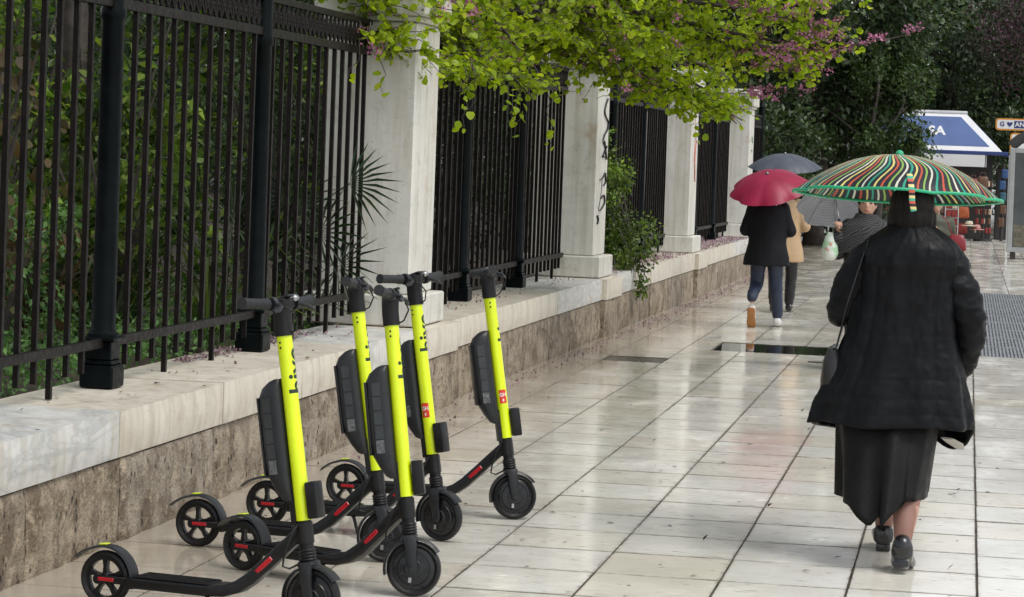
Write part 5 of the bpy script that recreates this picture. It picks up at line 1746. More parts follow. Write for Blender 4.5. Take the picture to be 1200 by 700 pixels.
def quilt(seam_z, amp, x_fade=None, wr=0.006, seed=0.0):
    def f(co, no):
        z = co[:, 2]
        d = np.zeros(len(z))
        for a, b in zip(seam_z[:-1], seam_z[1:]):
            t = (z - a) / (b - a)
            k = (t >= 0) & (t < 1)
            d[k] = amp * (np.clip(np.sin(np.pi * t[k]), 0, 1) ** 0.45 - 0.75)
        w = np.array([vnoise((p[0], p[1], p[2] * 1.7), 9.0, seed) + 0.5 * vnoise((p[0], p[1], p[2] * 1.4), 21.0, seed + 3) for p in co])
        return co + no * (d + wr * w)[:, None]
    return f

def umbrella(name, label, center, axis, radius, depth, mat, inner=None, trim=None, hand_at=None, n=8, rot=0.0, strap=False, group=None, shaft_m=None):
    """eight-panel canopy pulled over ribs, with shaft, handle and ferrule"""
    t = thing(name, label, 'umbrella', center, 0, group)
    A = Vector(axis).normalized()
    u = A.cross(Vector((0, 1, 0))).normalized()
    if u.length < 0.5:
        u = Vector((1, 0, 0))
    w = A.cross(u).normalized()
    def P(r, a, dz=0.0):
        """canopy surface: ribs stand proud, cloth sags between them, rim scalloped"""
        ph = (a - rot) / (2 * PI / n)
        k = abs(ph - round(ph)) * 2            # 0 on a rib, 1 between
        rr = r
        sag = (0.010 if trim else 0.034) * radius * k * k * (r ** 1.5)
        cut = 1 - (0.085 if trim else 0.10) * (k ** 0 - (1 - k * k)) * (r ** 6)
        h = depth * (1 - r ** 2.1) - sag
        q_ = radius * rr * cut * (1 - 0.02 * k * k * r)
        return u * (q_ * math.cos(a)) + w * (q_ * math.sin(a)) + A * (h + dz)
    na, nr = n * 8, 12
    vs_, fs, uv = [], [], []
    for j in range(nr + 1):
        r = 0.02 + 0.98 * j / nr
        for i in range(na):
            vs_.append(P(r, 2 * PI * i / na))
    for j in range(nr):
        for i in range(na):
            i2 = (i + 1) % na
            fs.append((j * na + i, j * na + i2, (j + 1) * na + i2, (j + 1) * na + i))
            uv.append([(i / na, j / nr), ((i + 1) / na, j / nr), ((i + 1) / na, (j + 1) / nr), (i / na, (j + 1) / nr)])
    me = bpy.data.meshes.new('canopy')
    me.from_pydata([tuple(p) for p in vs_], [], fs)
    lay = me.uv_layers.new(name='UVMap')
    for poly, c in zip(me.polygons, uv):
        for li, q_ in zip(poly.loop_indices, c):
            lay.data[li].uv = q_
    can = link('canopy', me, mat, t, True)
    if trim:
        q = MB()
        q.tube([P(0.995, 2 * PI * i / na, 0.001) for i in range(na + 1)], 0.0072, 6, False)
        q.build('trim', trim, can, True)
    sm = shaft_m or M('umbrella steel', (0.25, 0.25, 0.26), 0.3, 0.1, 10, metal=0.8)
    for k in range(n):
        a = rot + 2 * PI * k / n
        q = MB()
        q.tube([P(r, a, -0.006) for r in (0.03, 0.25, 0.5, 0.75, 0.99)], 0.0022, 5)
        q.tube([A * (depth * 0.45), P(0.5, a, -0.008)], 0.0022, 5)
        q.build('rib', sm, t)
        MB().ball(P(1.0, a, -0.002), 0.006, 8, 6).build('rib_tip', trim or sm, t, True)
    low = Vector(hand_at) - Vector(center) if hand_at else -A * 0.42
    q = MB()
    q.tube([A * (depth - 0.005), low], 0.005, 8)
    q.build('shaft', sm, t, True)
    dn = (low - A * depth).normalized()
    q = MB()
    q.tube([low - dn * 0.06, low + dn * 0.05, low + dn * 0.075], [0.012, 0.014, 0.011], 10)
    q.build('handle', M('black umbrella handle', (0.02, 0.02, 0.02), 0.4, 0.1), t, True)
    q = MB()
    q.tube([A * (depth - 0.004), A * (depth + 0.014), A * (depth + 0.02)], [0.022, 0.014, 0.006], 12)
    q.build('ferrule', trim or sm, t, True)
    if strap:
        a = strap
        p0 = P(0.93, a, 0.004)
        out = (u * math.cos(a) + w * math.sin(a))
        q = MB()
        pts = [P(0.80, a, 0.006), P(0.92, a, 0.008), P(1.0, a, 0.004) + out * 0.006, P(1.0, a) + out * 0.01 + Vector((0.004, 0, -0.05)), P(1.0, a) + out * 0.008 + Vector((0.012, 0, -0.085))]
        q.tube(pts, [(0.012, 0.0022)] * 5, 6)
        q.build('strap', strap_mat, t)
    return t

# striped cloth: wavy coloured stripes on black, fanned from the crown to the rim
m_str, nt, bs, out_ = base_mat('wavy striped umbrella cloth')
uvn = nt.nodes.new('ShaderNodeUVMap')
sp = nt.nodes.new('ShaderNodeSeparateXYZ')
nt.links.new(uvn.outputs[0], sp.inputs[0])
U_, V_ = sp.outputs['X'], sp.outputs['Y']
wave = math_n(nt, 'MULTIPLY', math_n(nt, 'SINE', math_n(nt, 'MULTIPLY', V_, 8.0)), 1.0)
uu = math_n(nt, 'ADD', math_n(nt, 'MULTIPLY', U_, 88.0), wave)
idx = math_n(nt, 'FLOOR', uu)
fr_ = math_n(nt, 'FRACT', uu)
hue = math_n(nt, 'FRACT', math_n(nt, 'MULTIPLY', idx, 0.2137))
colr = ramp(nt, hue, [(0.0, (0.03, 0.42, 0.27)), (0.2, (0.80, 0.68, 0.22)), (0.4, (0.62, 0.10, 0.05)), (0.6, (0.30, 0.50, 0.10)), (0.8, (0.74, 0.74, 0.60))], 'CONSTANT')
wid = math_n(nt, 'MULTIPLY_ADD', math_n(nt, 'SINE', math_n(nt, 'MULTIPLY', V_, 5.2)), 0.14, 0.46)
on = math_n(nt, 'LESS_THAN', fr_, wid)
nt.links.new(mixc(nt, on, (0.018, 0.02, 0.028), colr), bs.inputs['Base Color'])
bs.inputs['Roughness'].default_value = 0.4
tl = nt.nodes.new('ShaderNodeBsdfTranslucent')
nt.links.new(mixc(nt, on, (0.012, 0.014, 0.02), colr), tl.inputs['Color'])
mx = nt.nodes.new('ShaderNodeMixShader')
mx.inputs[0].default_value = 0.25
nt.links.new(bs.outputs[0], mx.inputs[1])
nt.links.new(tl.outputs[0], mx.inputs[2])
nt.links.new(mx.outputs[0], out_.inputs['Surface'])

strap_mat, snt, sbs, sout = base_mat('striped strap')
ob = obj_vec(snt, False)
ssp = snt.nodes.new('ShaderNodeSeparateXYZ')
snt.links.new(ob, ssp.inputs[0])
sidx = math_n(snt, 'FRACT', math_n(snt, 'MULTIPLY', ssp.outputs['Z'], 22.0))
snt.links.new(ramp(snt, sidx, [(0.0, (0.75, 0.62, 0.25)), (0.25, (0.02, 0.02, 0.03)), (0.5, (0.6, 0.1, 0.06)), (0.75, (0.05, 0.4, 0.28))], 'CONSTANT'), sbs.inputs['Base Color'])

def cloth_mat(name, c, transl=0.2, rough=0.45, check=None):
    m, nt, b, o = base_mat(name)
    v = obj_vec(nt)
    base = ramp(nt, noise_t(nt, v, 6.0, 4), [(0.3, tuple(x * 0.85 for x in c)), (0.7, tuple(min(1, x * 1.12) for x in c))])
    if check:
        s2 = nt.nodes.new('ShaderNodeSeparateXYZ')
        uvn = nt.nodes.new('ShaderNodeUVMap')
        nt.links.new(uvn.outputs[0], s2.inputs[0])
        a = math_n(nt, 'LESS_THAN', math_n(nt, 'FRACT', math_n(nt, 'MULTIPLY', s2.outputs['X'], 90.0)), 0.3)
        b2 = math_n(nt, 'LESS_THAN', math_n(nt, 'FRACT', math_n(nt, 'MULTIPLY', s2.outputs['Y'], 16.0)), 0.3)
        base = mixc(nt, math_n(nt, 'MULTIPLY', math_n(nt, 'MAXIMUM', a, b2), 0.55), base, check)
    nt.links.new(base, b.inputs['Base Color'])
    b.inputs['Roughness'].default_value = rough
    tr_ = nt.nodes.new('ShaderNodeBsdfTranslucent')
    nt.links.new(base, tr_.inputs['Color'])
    mx = nt.nodes.new('ShaderNodeMixShader')
    mx.inputs[0].default_value = transl
    nt.links.new(b.outputs[0], mx.inputs[1])
    nt.links.new(tr_.outputs[0], mx.inputs[2])
    nt.links.new(mx.outputs[0], o.inputs['Surface'])
    return m
green_trim = M('green umbrella binding', (0.02, 0.40, 0.19), 0.4, 0.08)

# ---- woman in the foreground, seen from behind
puffer = M('wet black quilted nylon', (0.0045, 0.005, 0.0062), 0.5, 0.35, 14, bmp=0.25, bscale=70, rvar=0.12, spec=0.15)
skirt_m = M('black pleated skirt cloth', (0.005, 0.0048, 0.005), 0.5, 0.4, 9, bmp=0.3, bscale=90, rvar=0.1, spec=0.18)
W = thing('person', 'woman seen from behind in a long black quilted coat and dark skirt, walking away', 'person', (-0.28, 10.38, 0))
HD = Vector((0.053, 0.015, 1.465))
b = MB()
head_pieces(b, HD, 0.97)
limb(b, [HD + Vector((0, -0.012, -0.08)), (0.05, -0.012, 1.33)], [0.052, 0.058])
limb(b, [(0.045, 0, 1.27), (0.04, 0, 1.08), (0.02, 0, 0.92), (0.015, 0, 0.80)], [0.11, 0.115, 0.13, 0.13], 14)
limb(b, [(-0.12, 0, 1.265), (-0.225, 0.02, 1.03), (-0.075, 0.235, 1.10)], [0.05, 0.042, 0.027])
limb(b, [(0.21, 0, 1.265), (0.30, 0.01, 1.0), (0.262, 0.11, 0.80)], [0.05, 0.042, 0.027])
hand(b, (-0.075, 0.235, 1.10), (0.55, 0.6, 0.15), (0.3, -0.4, -0.1), 1.0, 1.5, -1)
hand(b, (0.262, 0.11, 0.80), (-0.15, 0.35, -0.9), (-0.8, 0.2, 0.1), 1.0, 0.7, 1)
limb(b, [(0.09, 0.0, 0.80), (0.085, -0.04, 0.47), (0.078, -0.20, 0.25), (0.072, -0.275, 0.115)], [0.085, 0.060, 0.056, 0.034], 14)
limb(b, [(-0.06, 0.0, 0.80), (-0.03, 0.16, 0.47), (-0.022, 0.255, 0.24), (-0.020, 0.29, 0.09)], [0.085, 0.058, 0.052, 0.033], 14)
limb(b, [(0.072, -0.275, 0.115), (0.072, -0.20, 0.06)], [0.034, 0.03])
limb(b, [(-0.020, 0.29, 0.09), (-0.020, 0.37, 0.045)], [0.033, 0.028])
body = link('body', remesh(b, 0.0075, 3), skin, W, True)
# stockings cover the legs
q = MB()
limb(q, [(0.085, -0.05, 0.45), (0.082, -0.125, 0.355), (0.078, -0.19, 0.27), (0.074, -0.245, 0.185), (0.072, -0.277, 0.115), (0.072, -0.21, 0.062)], [0.060, 0.064, 0.058, 0.044, 0.035, 0.032], 14)
link('stocking', remesh(q, 0.008, 4), stocking, W, True)
q = MB()
limb(q, [(-0.03, 0.15, 0.47), (-0.022, 0.255, 0.24), (-0.020, 0.29, 0.088), (-0.020, 0.36, 0.05)], [0.060, 0.0545, 0.0355, 0.030], 14)
link('stocking', remesh(q, 0.008, 4), stocking, W, True)
for h_, pt, dv in (((0.072, -0.335, 0.062), -0.33, (0.02, 1, 0)), ((-0.020, 0.235, 0.03), 0.02, (-0.03, 1, 0))):
    q = MB()
    shoe(q, h_, dv, 0.245, 0.050, 0.09, pt, True)
    d = Vector(dv).normalized()
    q.ball(Vector(h_) + Vector((0, 0.045, 0.045)), (0.042, 0.05, 0.052), 14, 10)
    me = remesh(q, 0.006, 2)
    so = link('shoe', me, shoe_black, W, True)
    q = MB()
    m_ = Matrix.Rotation(pt, 3, Vector((1, 0, 0)))
    hb_ = Vector(h_) + m_ @ Vector((0, 0.032, -0.012))
    q.cbox(hb_, (0.062, 0.06, 0.034), 0.008, 2, m_)
    q.build('heel', shoe_black, so, 'auto')
# coat: an open A-line shell with a crisp hem, sleeves set into it
prof = np.array([(0.0, 0.0, 0.338, 0.245), (0.10, 0.006, 0.316, 0.228), (0.18, 0.014, 0.292, 0.212), (0.26, 0.024, 0.266, 0.196), (0.34, 0.031, 0.246, 0.182), (0.42, 0.035, 0.232, 0.172), (0.50, 0.038, 0.222, 0.164), (0.58, 0.041, 0.216, 0.158), (0.66, 0.044, 0.214, 0.154), (0.72, 0.046, 0.222, 0.164), (0.765, 0.048, 0.220, 0.162), (0.80, 0.05, 0.206, 0.154), (0.835, 0.052, 0.176, 0.136), (0.865, 0.053, 0.138, 0.115), (0.90, 0.053, 0.090, 0.088)])
NA, NZ = 150, 130
seams = [0.0, 0.06, 0.13, 0.215, 0.31, 0.41, 0.51, 0.62, 0.75, 0.86]
rings = []
for j in range(NZ + 1):
    h = 0.90 * j / NZ
    cx, rx, ry = (float(np.interp(h, prof[:, 0], prof[:, i])) for i in (1, 2, 3))
    pf = 0.0
    for s0, s1 in zip(seams[:-1], seams[1:]):
        if s0 <= h < s1:
            pf = max(0.0, math.sin(PI * (h - s0) / (s1 - s0))) ** 0.4
    ring = []
    for k in range(NA):
        a = 2 * PI * k / NA
        x, y = sup(a, 1.0, 1.0, 2.25)
        low = (1 - h / 0.9)
        # hem: level behind, dipping at the left flank, a long flap at the right front
        hem = 0.574 - 0.045 * max(0, math.sin(a)) ** 0.7 - 0.075 * max(0, math.cos(a - R(38))) ** 6 - 0.02 * max(0, math.cos(a - R(150))) ** 4 + 0.006 * math.sin(5 * a + 1)
        z = hem + (0.50 + 0.90 - hem) * (h / 0.9)
        fold = 0.010 * low ** 1.2 * math.sin(6 * a + 0.8 * math.sin(2 * a)) + 0.007 * low * math.sin(11 * a + 2)
        wr = 0.0055 * vnoise((x, y, h * 2.2), 4.5, 3.1) + 0.0045 * vnoise((x, y, h * 1.6), 11.0, 1.3) + 0.0025 * vnoise((x, y, h * 1.6), 26.0, 7.7)
        seam = 0.0
        if y < 0.1:
            for a0 in (R(-122), R(-58)):
                d_ = abs(((a - a0 + PI) % (2 * PI)) - PI)
                seam -= 0.007 * math.exp(-(d_ / 0.045) ** 2) * (1 if h < 0.72 else 0)
        dd = 0.0038 * (pf - 0.8) * (0.4 + 0.6 * low) + fold + wr + seam
        ring.append(Vector((cx + x * (rx + dd), 0.005 + y * (ry + dd), z)))
    rings.append(ring)
inner = [[Vector((0.02 + (p.x - 0.02) * 0.965, p.y * 0.965, p.z + 0.006)) for p in r] for r in rings[:26]][::-1]
q = MB()
q.loft(inner + rings, False)
sv = MB()
limb(sv, [(-0.118, 0.0, 1.24), (-0.178, 0.0, 1.14), (-0.218, 0.02, 1.035), (-0.16, 0.13, 1.06), (-0.09, 0.215, 1.09)], [0.086, 0.080, 0.073, 0.065, 0.056], 16)
sl_ = remesh(sv, 0.009, 3, lambda co, no: co + no * np.array([0.010 * vnoise((p[0], p[1], p[2] * 2.0), 11.0, 4) + 0.006 * vnoise((p[0], p[1], p[2] * 2.2), 24.0, 6) for p in co])[:, None])
sv = MB()
limb(sv, [(0.208, 0.0, 1.24), (0.264, -0.005, 1.13), (0.300, 0.0, 1.01), (0.300, 0.03, 0.92), (0.275, 0.085, 0.825)], [0.086, 0.082, 0.077, 0.069, 0.060], 16)
sr_ = remesh(sv, 0.009, 3, lambda co, no: co + no * np.array([0.010 * vnoise((p[0], p[1], p[2] * 2.0), 11.0, 8) + 0.006 * vnoise((p[0], p[1], p[2] * 2.2), 24.0, 9) for p in co])[:, None])
ct = q.build('coat', puffer, W, True)
for me_ in (sl_, sr_):
    link('sleeve', me_, puffer, ct, True)
lin = MB().tube([(0.232, -0.01, 0.525), (0.262, 0.06, 0.50), (0.285, 0.12, 0.47)], [(0.03, 0.004), (0.04, 0.004), (0.02, 0.004)], 8)
lin.build('lining', M('pale coat lining', (0.55, 0.52, 0.48), 0.6, 0.1), ct)
for z, r in ((0.832, 0.061),):
    MB().lathe([(0.059, -0.012), (0.064, -0.010), (0.064, 0.010), (0.059, 0.012)], (0.274, 0.08, 0.822), 'z', 18).build('cuff', puffer, ct, True)
q = MB()
pts = [Vector((0.053 + 0.078 * math.cos(a), 0.002 + 0.078 * math.sin(a), 1.398 + 0.008 * math.sin(a))) for a in [2 * PI * i / 20 for i in range(21)]]
q.tube(pts, [(0.012, 0.022)] * 21, 8, False)
q.build('collar', puffer, ct, True)
# skirt with falling folds and a ragged hem
hx = [-0.24, -0.205, -0.14, -0.10, -0.063, -0.03, 0.015, 0.045, 0.075, 0.154, 0.19, 0.24]
hz = [0.30, 0.275, 0.258, 0.215, 0.180, 0.228, 0.185, 0.25, 0.288, 0.285, 0.30, 0.33]
nk = 96
rings = []
for j in range(15):
    t = j / 14
    ring = []
    for k in range(nk):
        a = 2 * PI * k / nk
        fold = math.sin(a * 15 + 2.6 * math.sin(2 * a + 1)) * 0.45 + math.sin(a * 8 + 2.0 + 1.5 * math.sin(a)) * 0.75
        rx = 0.218 - 0.034 * t + 0.010 * t * fold
        ry = 0.180 + 0.125 * t + 0.030 * (0.25 + 0.75 * t) * fold
        x = rx * math.cos(a) - 0.012
        y = ry * math.sin(a) + (0.02 if math.sin(a) > 0 else -0.03) * t
        back = math.sin(a) < 0.15
        zh = float(np.interp(x, hx, hz)) if back else 0.27 + 0.03 * math.sin(5 * a)
        z = 0.62 + (zh - 0.62) * t
        ring.append(Vector((x - 0.016 * fold * t - 0.008 * t, y, z)))
    rings.append(ring)
q = MB()
inner = [[Vector((p.x * 0.985, p.y * 0.985, p.z)) for p in r] for r in reversed(rings)]
q.loft(rings + inner, False)
q.build('skirt', skirt_m, W, True)
# hair
q = MB()
q.ball(HD + Vector((0, -0.014, 0.022)), (0.092, 0.102, 0.110), 20, 14)
q.ball(HD + Vector((0, -0.038, -0.035)), (0.094, 0.075, 0.095), 18, 12)
q.ball(HD + Vector((-0.06, -0.01, -0.05)), (0.042, 0.06, 0.075), 14, 10)
q.ball(HD + Vector((0.06, -0.01, -0.05)), (0.042, 0.06, 0.075), 14, 10)
def hair_disp(co, no):
    w = np.array([vnoise((p[0], p[1], p[2] * 0.25), 48.0) for p in co])
    return co + no * (0.006 * w)[:, None]
link('hair', remesh(q, 0.006, 3, hair_disp), hair_dark, W, True)
# shoulder bag
hbm = M('black handbag leather', (0.013, 0.0125, 0.013), 0.3, 0.25, 12, bmp=0.2, bscale=60)
hb = thing('shoulder_bag', 'black shoulder bag tucked under the left arm of the woman in black', 'bag', (-0.28 - 0.245, 10.38 + 0.06, 0.64))
q = MB()
q.loft([[Vector((sup(2 * PI * k / 18, 0.055 * w_, 0.15 * d_, 3)[0], sup(2 * PI * k / 18, 0.055 * w_, 0.15 * d_, 3)[1], z)) for k in range(18)] for z, w_, d_ in ((0, 0.5, 0.8), (0.02, 0.95, 0.98), (0.10, 1, 1), (0.18, 0.85, 0.97), (0.23, 0.5, 0.9), (0.24, 0.2, 0.8))])
q.build('body', hbm, hb, 'auto')
q = MB()
q.tube([(0.0, -0.09, 0.20), (0.05, -0.16, 0.42), (0.095, -0.17, 0.58), (0.125, -0.125, 0.685), (0.13, -0.05, 0.705), (0.11, 0.06, 0.66), (0.06, 0.10, 0.45), (0.0, 0.08, 0.22)], [(0.011, 0.003)] * 8, 6)
q.build('strap', M('worn strap', (0.03, 0.03, 0.032), 0.35, 0.2), hb)
# her umbrella
umbrella('striped_umbrella', 'multicoloured wavy striped umbrella with green binding over the woman in black', (-0.298, 10.66, 1.512), (0.015, 0.078, 1.0), 0.442, 0.178, m_str, None, green_trim, (-0.315, 10.625, 1.10), 8, 0.0, strap=R(99))

# ---- smaller figures further along
def walker(label, loc, rotz, H, coat_m, coat_z, leg_m, shoe_m, stride=0.18, hips=0.08, arms=None, hair_m=hair_dark, voxel=0.012, legs_len=None, extra=None, cover_legs=True, hood=False, flare=1.15, sole=None, lift=0.0):
    t = thing('person', label, 'person', loc, rotz)
    s = H / 1.6
    Z = lambda z: z * s
    hd = Vector((0, 0.02, Z(1.48)))
    arms = arms or {}
    eL, wL = arms.get('L', ((-0.25, 0.0, 1.04), (-0.24, 0.10, 0.82)))
    eR, wR = arms.get('R', ((0.25, 0.0, 1.04), (0.24, 0.10, 0.82)))
    sc = lambda p: (p[0] * s, p[1] * s, p[2] * s)
    eL, wL, eR, wR = sc(eL), sc(wL), sc(eR), sc(wR)
    sL, sR = (-0.155 * s, 0, Z(1.27)), (0.155 * s, 0, Z(1.27))
    legs = []
    for sx, dy, lf in ((-1, -stride, lift), (1, stride, 0.0)):
        legs.append([(sx * 0.085 * s, 0, Z(0.82)), (sx * 0.10 * s, dy * 0.35 + 0.03 + lf * 0.5, Z(0.46)), (sx * hips * s, dy, Z(0.09) + lf)])
    b = MB()
    head_pieces(b, hd, s)
    limb(b, [hd + Vector((0, -0.01, -0.09 * s)), (0, 0, Z(1.31))], [0.05 * s, 0.058 * s])
    limb(b, [(0, 0, Z(1.24)), (0, 0, Z(1.05)), (0, 0, Z(0.86))], [0.12 * s, 0.12 * s, 0.135 * s], 14)
    for a, e, w in ((sL, eL, wL), (sR, eR, wR)):
        limb(b, [a, e, w], [0.05 * s, 0.042 * s, 0.027 * s])
        d = Vector(w) - Vector(e)
        hand(b, w, d, (0.3, 0.6, 0.5), s, 1.3, 1)
    for lg in legs:
        limb(b, lg, [0.08 * s, 0.055 * s, 0.036 * s])
    bo = link('body', remesh(b, voxel, 2), skin, t, True)
    face_details(bo, hd, s)
    if cover_legs:
        q = MB()
        for lg in legs:
            limb(q, lg[:2] + [tuple(Vector(lg[2]) + Vector((0, 0, 0.03)))], [0.095 * s, 0.072 * s, 0.058 * s])
        q.ball((0, 0, Z(0.86)), (0.16 * s, 0.13 * s, 0.10 * s), 16, 10)
        link('trousers', remesh(q, voxel, 2, lambda co, no: co + no * np.array([0.006 * vnoise(p, 14.0) for p in co])[:, None]), leg_m, t, True)
    for i, lg in enumerate(legs):
        q = MB()
        a = Vector(lg[2])
        lf = lift if i == 0 else 0.0
        pt = -1.1 if lf > 0.02 else 0.0
        hz_ = Vector((a.x, a.y - 0.06 * s, 0.012 + lf))
        shoe(q, hz_, (0, 1, 0), 0.25 * s, 0.045 * s, 0.09 * s, pt)
        so = q.build('shoe', shoe_m, t, True)
        if sole and lf > 0.02:
            q = MB()
            m_ = Matrix.Rotation(pt, 3, Vector((1, 0, 0)))
            shoe(q, hz_ + m_ @ Vector((0, -0.004, -0.012)), (0, 1, 0), 0.26 * s, 0.047 * s, 0.022, pt)
            q.build('sole', sole, so, True)
    q = MB()
    z0 = Z(coat_z)
    rings = []
    for tt, rx, ry in ((0.0, 0.215 * flare, 0.175 * flare), (0.12, 0.21 * flare, 0.17 * flare), (0.35, 0.205, 0.165), (0.6, 0.195, 0.15), (0.8, 0.20, 0.145), (0.90, 0.195, 0.135), (0.955, 0.15, 0.11), (0.985, 0.085, 0.085), (1.02, 0.075, 0.078)):
        z = z0 + (Z(1.345) - z0) * tt
        rings.append(ering((0, 0, z), rx * s, ry * s, 24, 2.3))
    q.loft(rings)
    for a, e, w in ((sL, eL, wL), (sR, eR, wR)):
        limb(q, [a, e, tuple(Vector(e).lerp(Vector(w), 0.88))], [0.075 * s, 0.066 * s, 0.052 * s])
    link('coat', remesh(q, voxel, 2, lambda co, no: co + no * np.array([0.010 * vnoise((p[0], p[1], p[2] * 0.6), 9.0, H) for p in co])[:, None]), coat_m, t, True)
    q = MB()
    q.ball(hd + Vector((0, -0.016 * s, 0.02 * s)), (0.090 * s, 0.098 * s, 0.108 * s), 18, 12)
    q.ball(hd + Vector((0, -0.045 * s, -0.05 * s)), (0.088 * s, 0.062 * s, 0.10 * s), 16, 10)
    link('hair', remesh(q, voxel, 2, lambda co, no: co + no * np.array([0.006 * vnoise((p[0], p[1], p[2] * 0.3), 40.0) for p in co])[:, None]), hair_m, t, True)
    return t

navy_coat = M('black wool coat', (0.007, 0.0075, 0.010), 0.7, 0.25, 14, bmp=0.3, spec=0.2)
jeans = M('dark blue jeans', (0.016, 0.026, 0.055), 0.6, 0.25, 20, bmp=0.3, bscale=120)
sneaker = M('white canvas shoe', (0.55, 0.54, 0.52), 0.5, 0.1)
sole_o = M('tan rubber sole', (0.40, 0.17, 0.05), 0.5, 0.15)
beige = M('camel wool coat', (0.44, 0.30, 0.17), 0.65, 0.1, 9)
black_leg = M('black tights', (0.012, 0.012, 0.015), 0.5, 0.2)
olive = M('olive parka', (0.055, 0.058, 0.036), 0.6, 0.25, 10, bmp=0.3)
tweed_m, tnt, tb, to = base_mat('dark striped shawl')
tv = obj_vec(tnt, False)
tsp = tnt.nodes.new('ShaderNodeSeparateXYZ')
tnt.links.new(tv, tsp.inputs[0])
tf_ = math_n(tnt, 'FRACT', math_n(tnt, 'MULTIPLY', math_n(tnt, 'ADD', math_n(tnt, 'MULTIPLY_ADD', noise_t(tnt, tv, 7.0, 3), 0.11, tsp.outputs['Z']), math_n(tnt, 'MULTIPLY', tsp.outputs['X'], 0.5)), 48.0))
tnt.links.new(mixc(tnt, math_n(tnt, 'GREATER_THAN', tf_, 0.6), (0.011, 0.011, 0.013), (0.052, 0.054, 0.056)), tb.inputs['Base Color'])
tb.inputs['Roughness'].default_value = 0.8

walker('person in a black coat and dark jeans walking away under the red umbrella', (-1.955, 24.75, 0), 0.0, 1.50, navy_coat, 0.66, jeans, sneaker, 0.17, arms={'L': ((-0.24, 0.02, 1.03), (-0.06, 0.22, 1.06)), 'R': ((0.24, 0.02, 1.03), (0.12, 0.22, 0.98))}, sole=sole_o, lift=0.19, hips=0.125)
umbrella('red_umbrella', 'crimson red umbrella tipped back over the person in dark jeans', (-1.945, 24.62, 1.385), (-0.12, -0.42, 0.9), 0.40, 0.165, cloth_mat('crimson umbrella cloth', (0.34, 0.012, 0.055), 0.25), None, None, (-1.97, 24.95, 1.02), 8, 0.2)
walker('person in a camel coat half hidden behind the person under the red umbrella', (-1.985, 27.4, 0), 0.0, 1.50, beige, 0.60, black_leg, shoe_black, 0.14, arms={'L': ((-0.24, 0.02, 1.03), (-0.08, 0.22, 1.06)), 'R': ((0.25, -0.02, 1.02), (0.20, 0.16, 1.04))})
umbrella('dark_grey_umbrella', 'dark grey umbrella rising just behind the red one', (-2.0, 27.35, 1.60), (0.0, -0.16, 1.0), 0.405, 0.15, cloth_mat('dark slate umbrella cloth', (0.085, 0.10, 0.125), 0.2), None, None, (-2.02, 27.62, 1.08), 8, 0.1)

sh = walker('person in a dark striped shawl coming nearer, half behind the woman in black', (-0.79, 20.0, 0), PI, 1.452, M('long black quilted coat', (0.013, 0.013, 0.015), 0.45, 0.2, 12, bmp=0.4), 0.40, black_leg, shoe_black, 0.12, arms={'R': ((-0.26 * -1, 0.0, 1.05), (0.24 * 1, 0.10, 1.22)), 'L': ((-0.25, 0.0, 1.04), (-0.24, 0.10, 0.84))}, hair_m=hair_dark, voxel=0.010, flare=1.1)
q = MB()
s = 1.48 / 1.6
q.loft([ering((0, 0.0, z), rx, ry, 24, 2.2) for z, rx, ry in ((0.98, 0.245, 0.185), (1.05, 0.245, 0.185), (1.15, 0.235, 0.172), (1.20, 0.205, 0.15), (1.235, 0.14, 0.115), (1.265, 0.095, 0.10), (1.29, 0.09, 0.10))])
limb(q, [(0.145, 0, 1.17), (0.23, 0.01, 1.0), (0.225, 0.085, 1.09)], [0.08, 0.085, 0.062])
limb(q, [(-0.145, 0, 1.17), (-0.23, 0.0, 1.0), (-0.23, 0.05, 0.9)], [0.08, 0.078, 0.06])
link('shawl', remesh(q, 0.011, 3, lambda co, no: co + no * np.array([0.013 * vnoise((p[0], p[1], p[2] * 0.5), 8.0, 5) for p in co])[:, None]), tweed_m, sh, True).location.z = -0.03
q = MB()
q.ball((0, 0.085, 1.13), (0.062, 0.06, 0.13), 16, 12)
q.ball((0, 0.05, 1.215), (0.085, 0.075, 0.05), 16, 10)
link('scarf', remesh(q, 0.01, 3), M('black scarf', (0.008, 0.008, 0.01), 0.8, 0.3, 20, bmp=0.4), sh, True).location.z = -0.035
umbrella('grey_checked_umbrella', 'pale grey checked umbrella held low behind the striped one', (-1.04, 20.2, 1.36), (-0.30, 0.62, 0.72), 0.34, 0.14, cloth_mat('grey checked umbrella cloth', (0.40, 0.40, 0.42), 0.35, check=(0.24, 0.24, 0.27)), None, None, (-1.0, 19.90, 1.17), 8, 0.3)
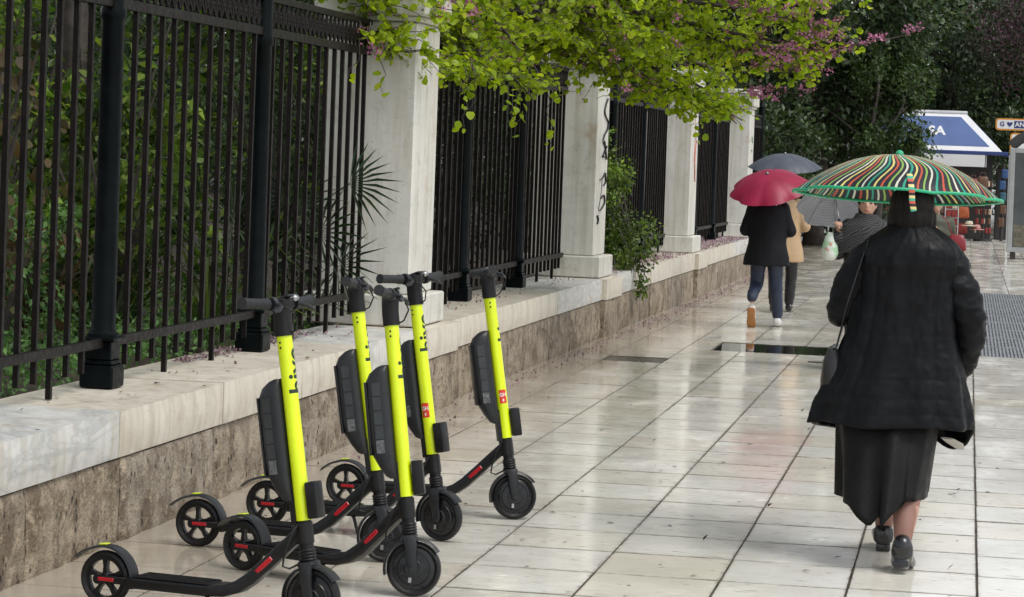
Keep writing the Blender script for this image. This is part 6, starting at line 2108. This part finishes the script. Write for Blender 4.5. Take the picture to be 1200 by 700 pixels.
# thin carrier bag in the same hand
pbm, pnt, pb_, po = base_mat('thin printed plastic bag')
pv_ = obj_vec(pnt)
tone = mixc(pnt, ramp(pnt, noise_t(pnt, pv_, 11.0, 2), [(0.5, g(0)), (0.58, g(0.8))]), (0.62, 0.66, 0.60), (0.28, 0.52, 0.30))
tone = mixc(pnt, ramp(pnt, noise_t(pnt, mapping(pnt, pv_, loc=(4, 2, 7)), 13.0, 2), [(0.60, g(0)), (0.66, g(0.8))]), tone, (0.60, 0.16, 0.12))
pnt.links.new(tone, pb_.inputs['Base Color'])
pb_.inputs['Roughness'].default_value = 0.3
bg = thing('plastic_bag', 'pale plastic carrier bag with green print hanging from the shawled person\'s hand', 'bag', (-1.07, 19.88, 0.88))
q = MB()
rings = []
for z, w_, d_ in ((0, 0.5, 0.5), (0.015, 0.8, 0.9), (0.06, 1.0, 1.0), (0.12, 0.9, 0.9), (0.18, 0.62, 0.6), (0.225, 0.34, 0.35)):
    rings.append([Vector((0.062 * w_ * math.cos(2 * PI * k / 20) * (1 + 0.12 * math.sin(5 * k + 20 * z)), 0.045 * d_ * math.sin(2 * PI * k / 20), z)) for k in range(20)])
q.loft(rings)
q.build('body', pbm, bg, True)
q = MB()
for sx in (-1, 1):
    q.tube([(sx * 0.02, 0, 0.215), (sx * 0.018, 0, 0.27), (0.03, -0.01, 0.31)], [(0.012, 0.002), (0.010, 0.002), (0.006, 0.002)], 6)
q.build('handle', pbm, bg)

ol = walker('person in an olive parka coming nearer at the right of the woman in black', (-0.33, 26.3, 0), PI, 1.38, olive, 0.62, black_leg, shoe_black, 0.13, arms={'L': ((-0.22, 0.02, 1.03), (-0.02, 0.2, 1.18)), 'R': ((0.24, 0.0, 1.03), (0.1, 0.2, 1.0))}, hair_m=hair_brown)
rbg = thing('red_handbag', 'small dark red handbag at the side of the person in the olive parka', 'bag', (-0.10, 26.15, 0.80))
q = MB()
q.loft([[Vector((sup(2 * PI * k / 16, 0.10 * w_, 0.04 * d_, 3)[0], sup(2 * PI * k / 16, 0.10 * w_, 0.04 * d_, 3)[1], z)) for k in range(16)] for z, w_, d_ in ((0, 0.8, 0.8), (0.015, 1, 1), (0.10, 0.92, 1), (0.16, 0.7, 0.6), (0.17, 0.5, 0.3))])
q.build('body', M('dark red leather', (0.20, 0.014, 0.02), 0.35, 0.15), rbg, 'auto')
MB().tube([(-0.05, 0, 0.16), (-0.10, 0, 0.30), (-0.16, 0, 0.36)], 0.007, 6).build('strap', M('dark red leather', (0.20, 0.014, 0.02)), rbg)
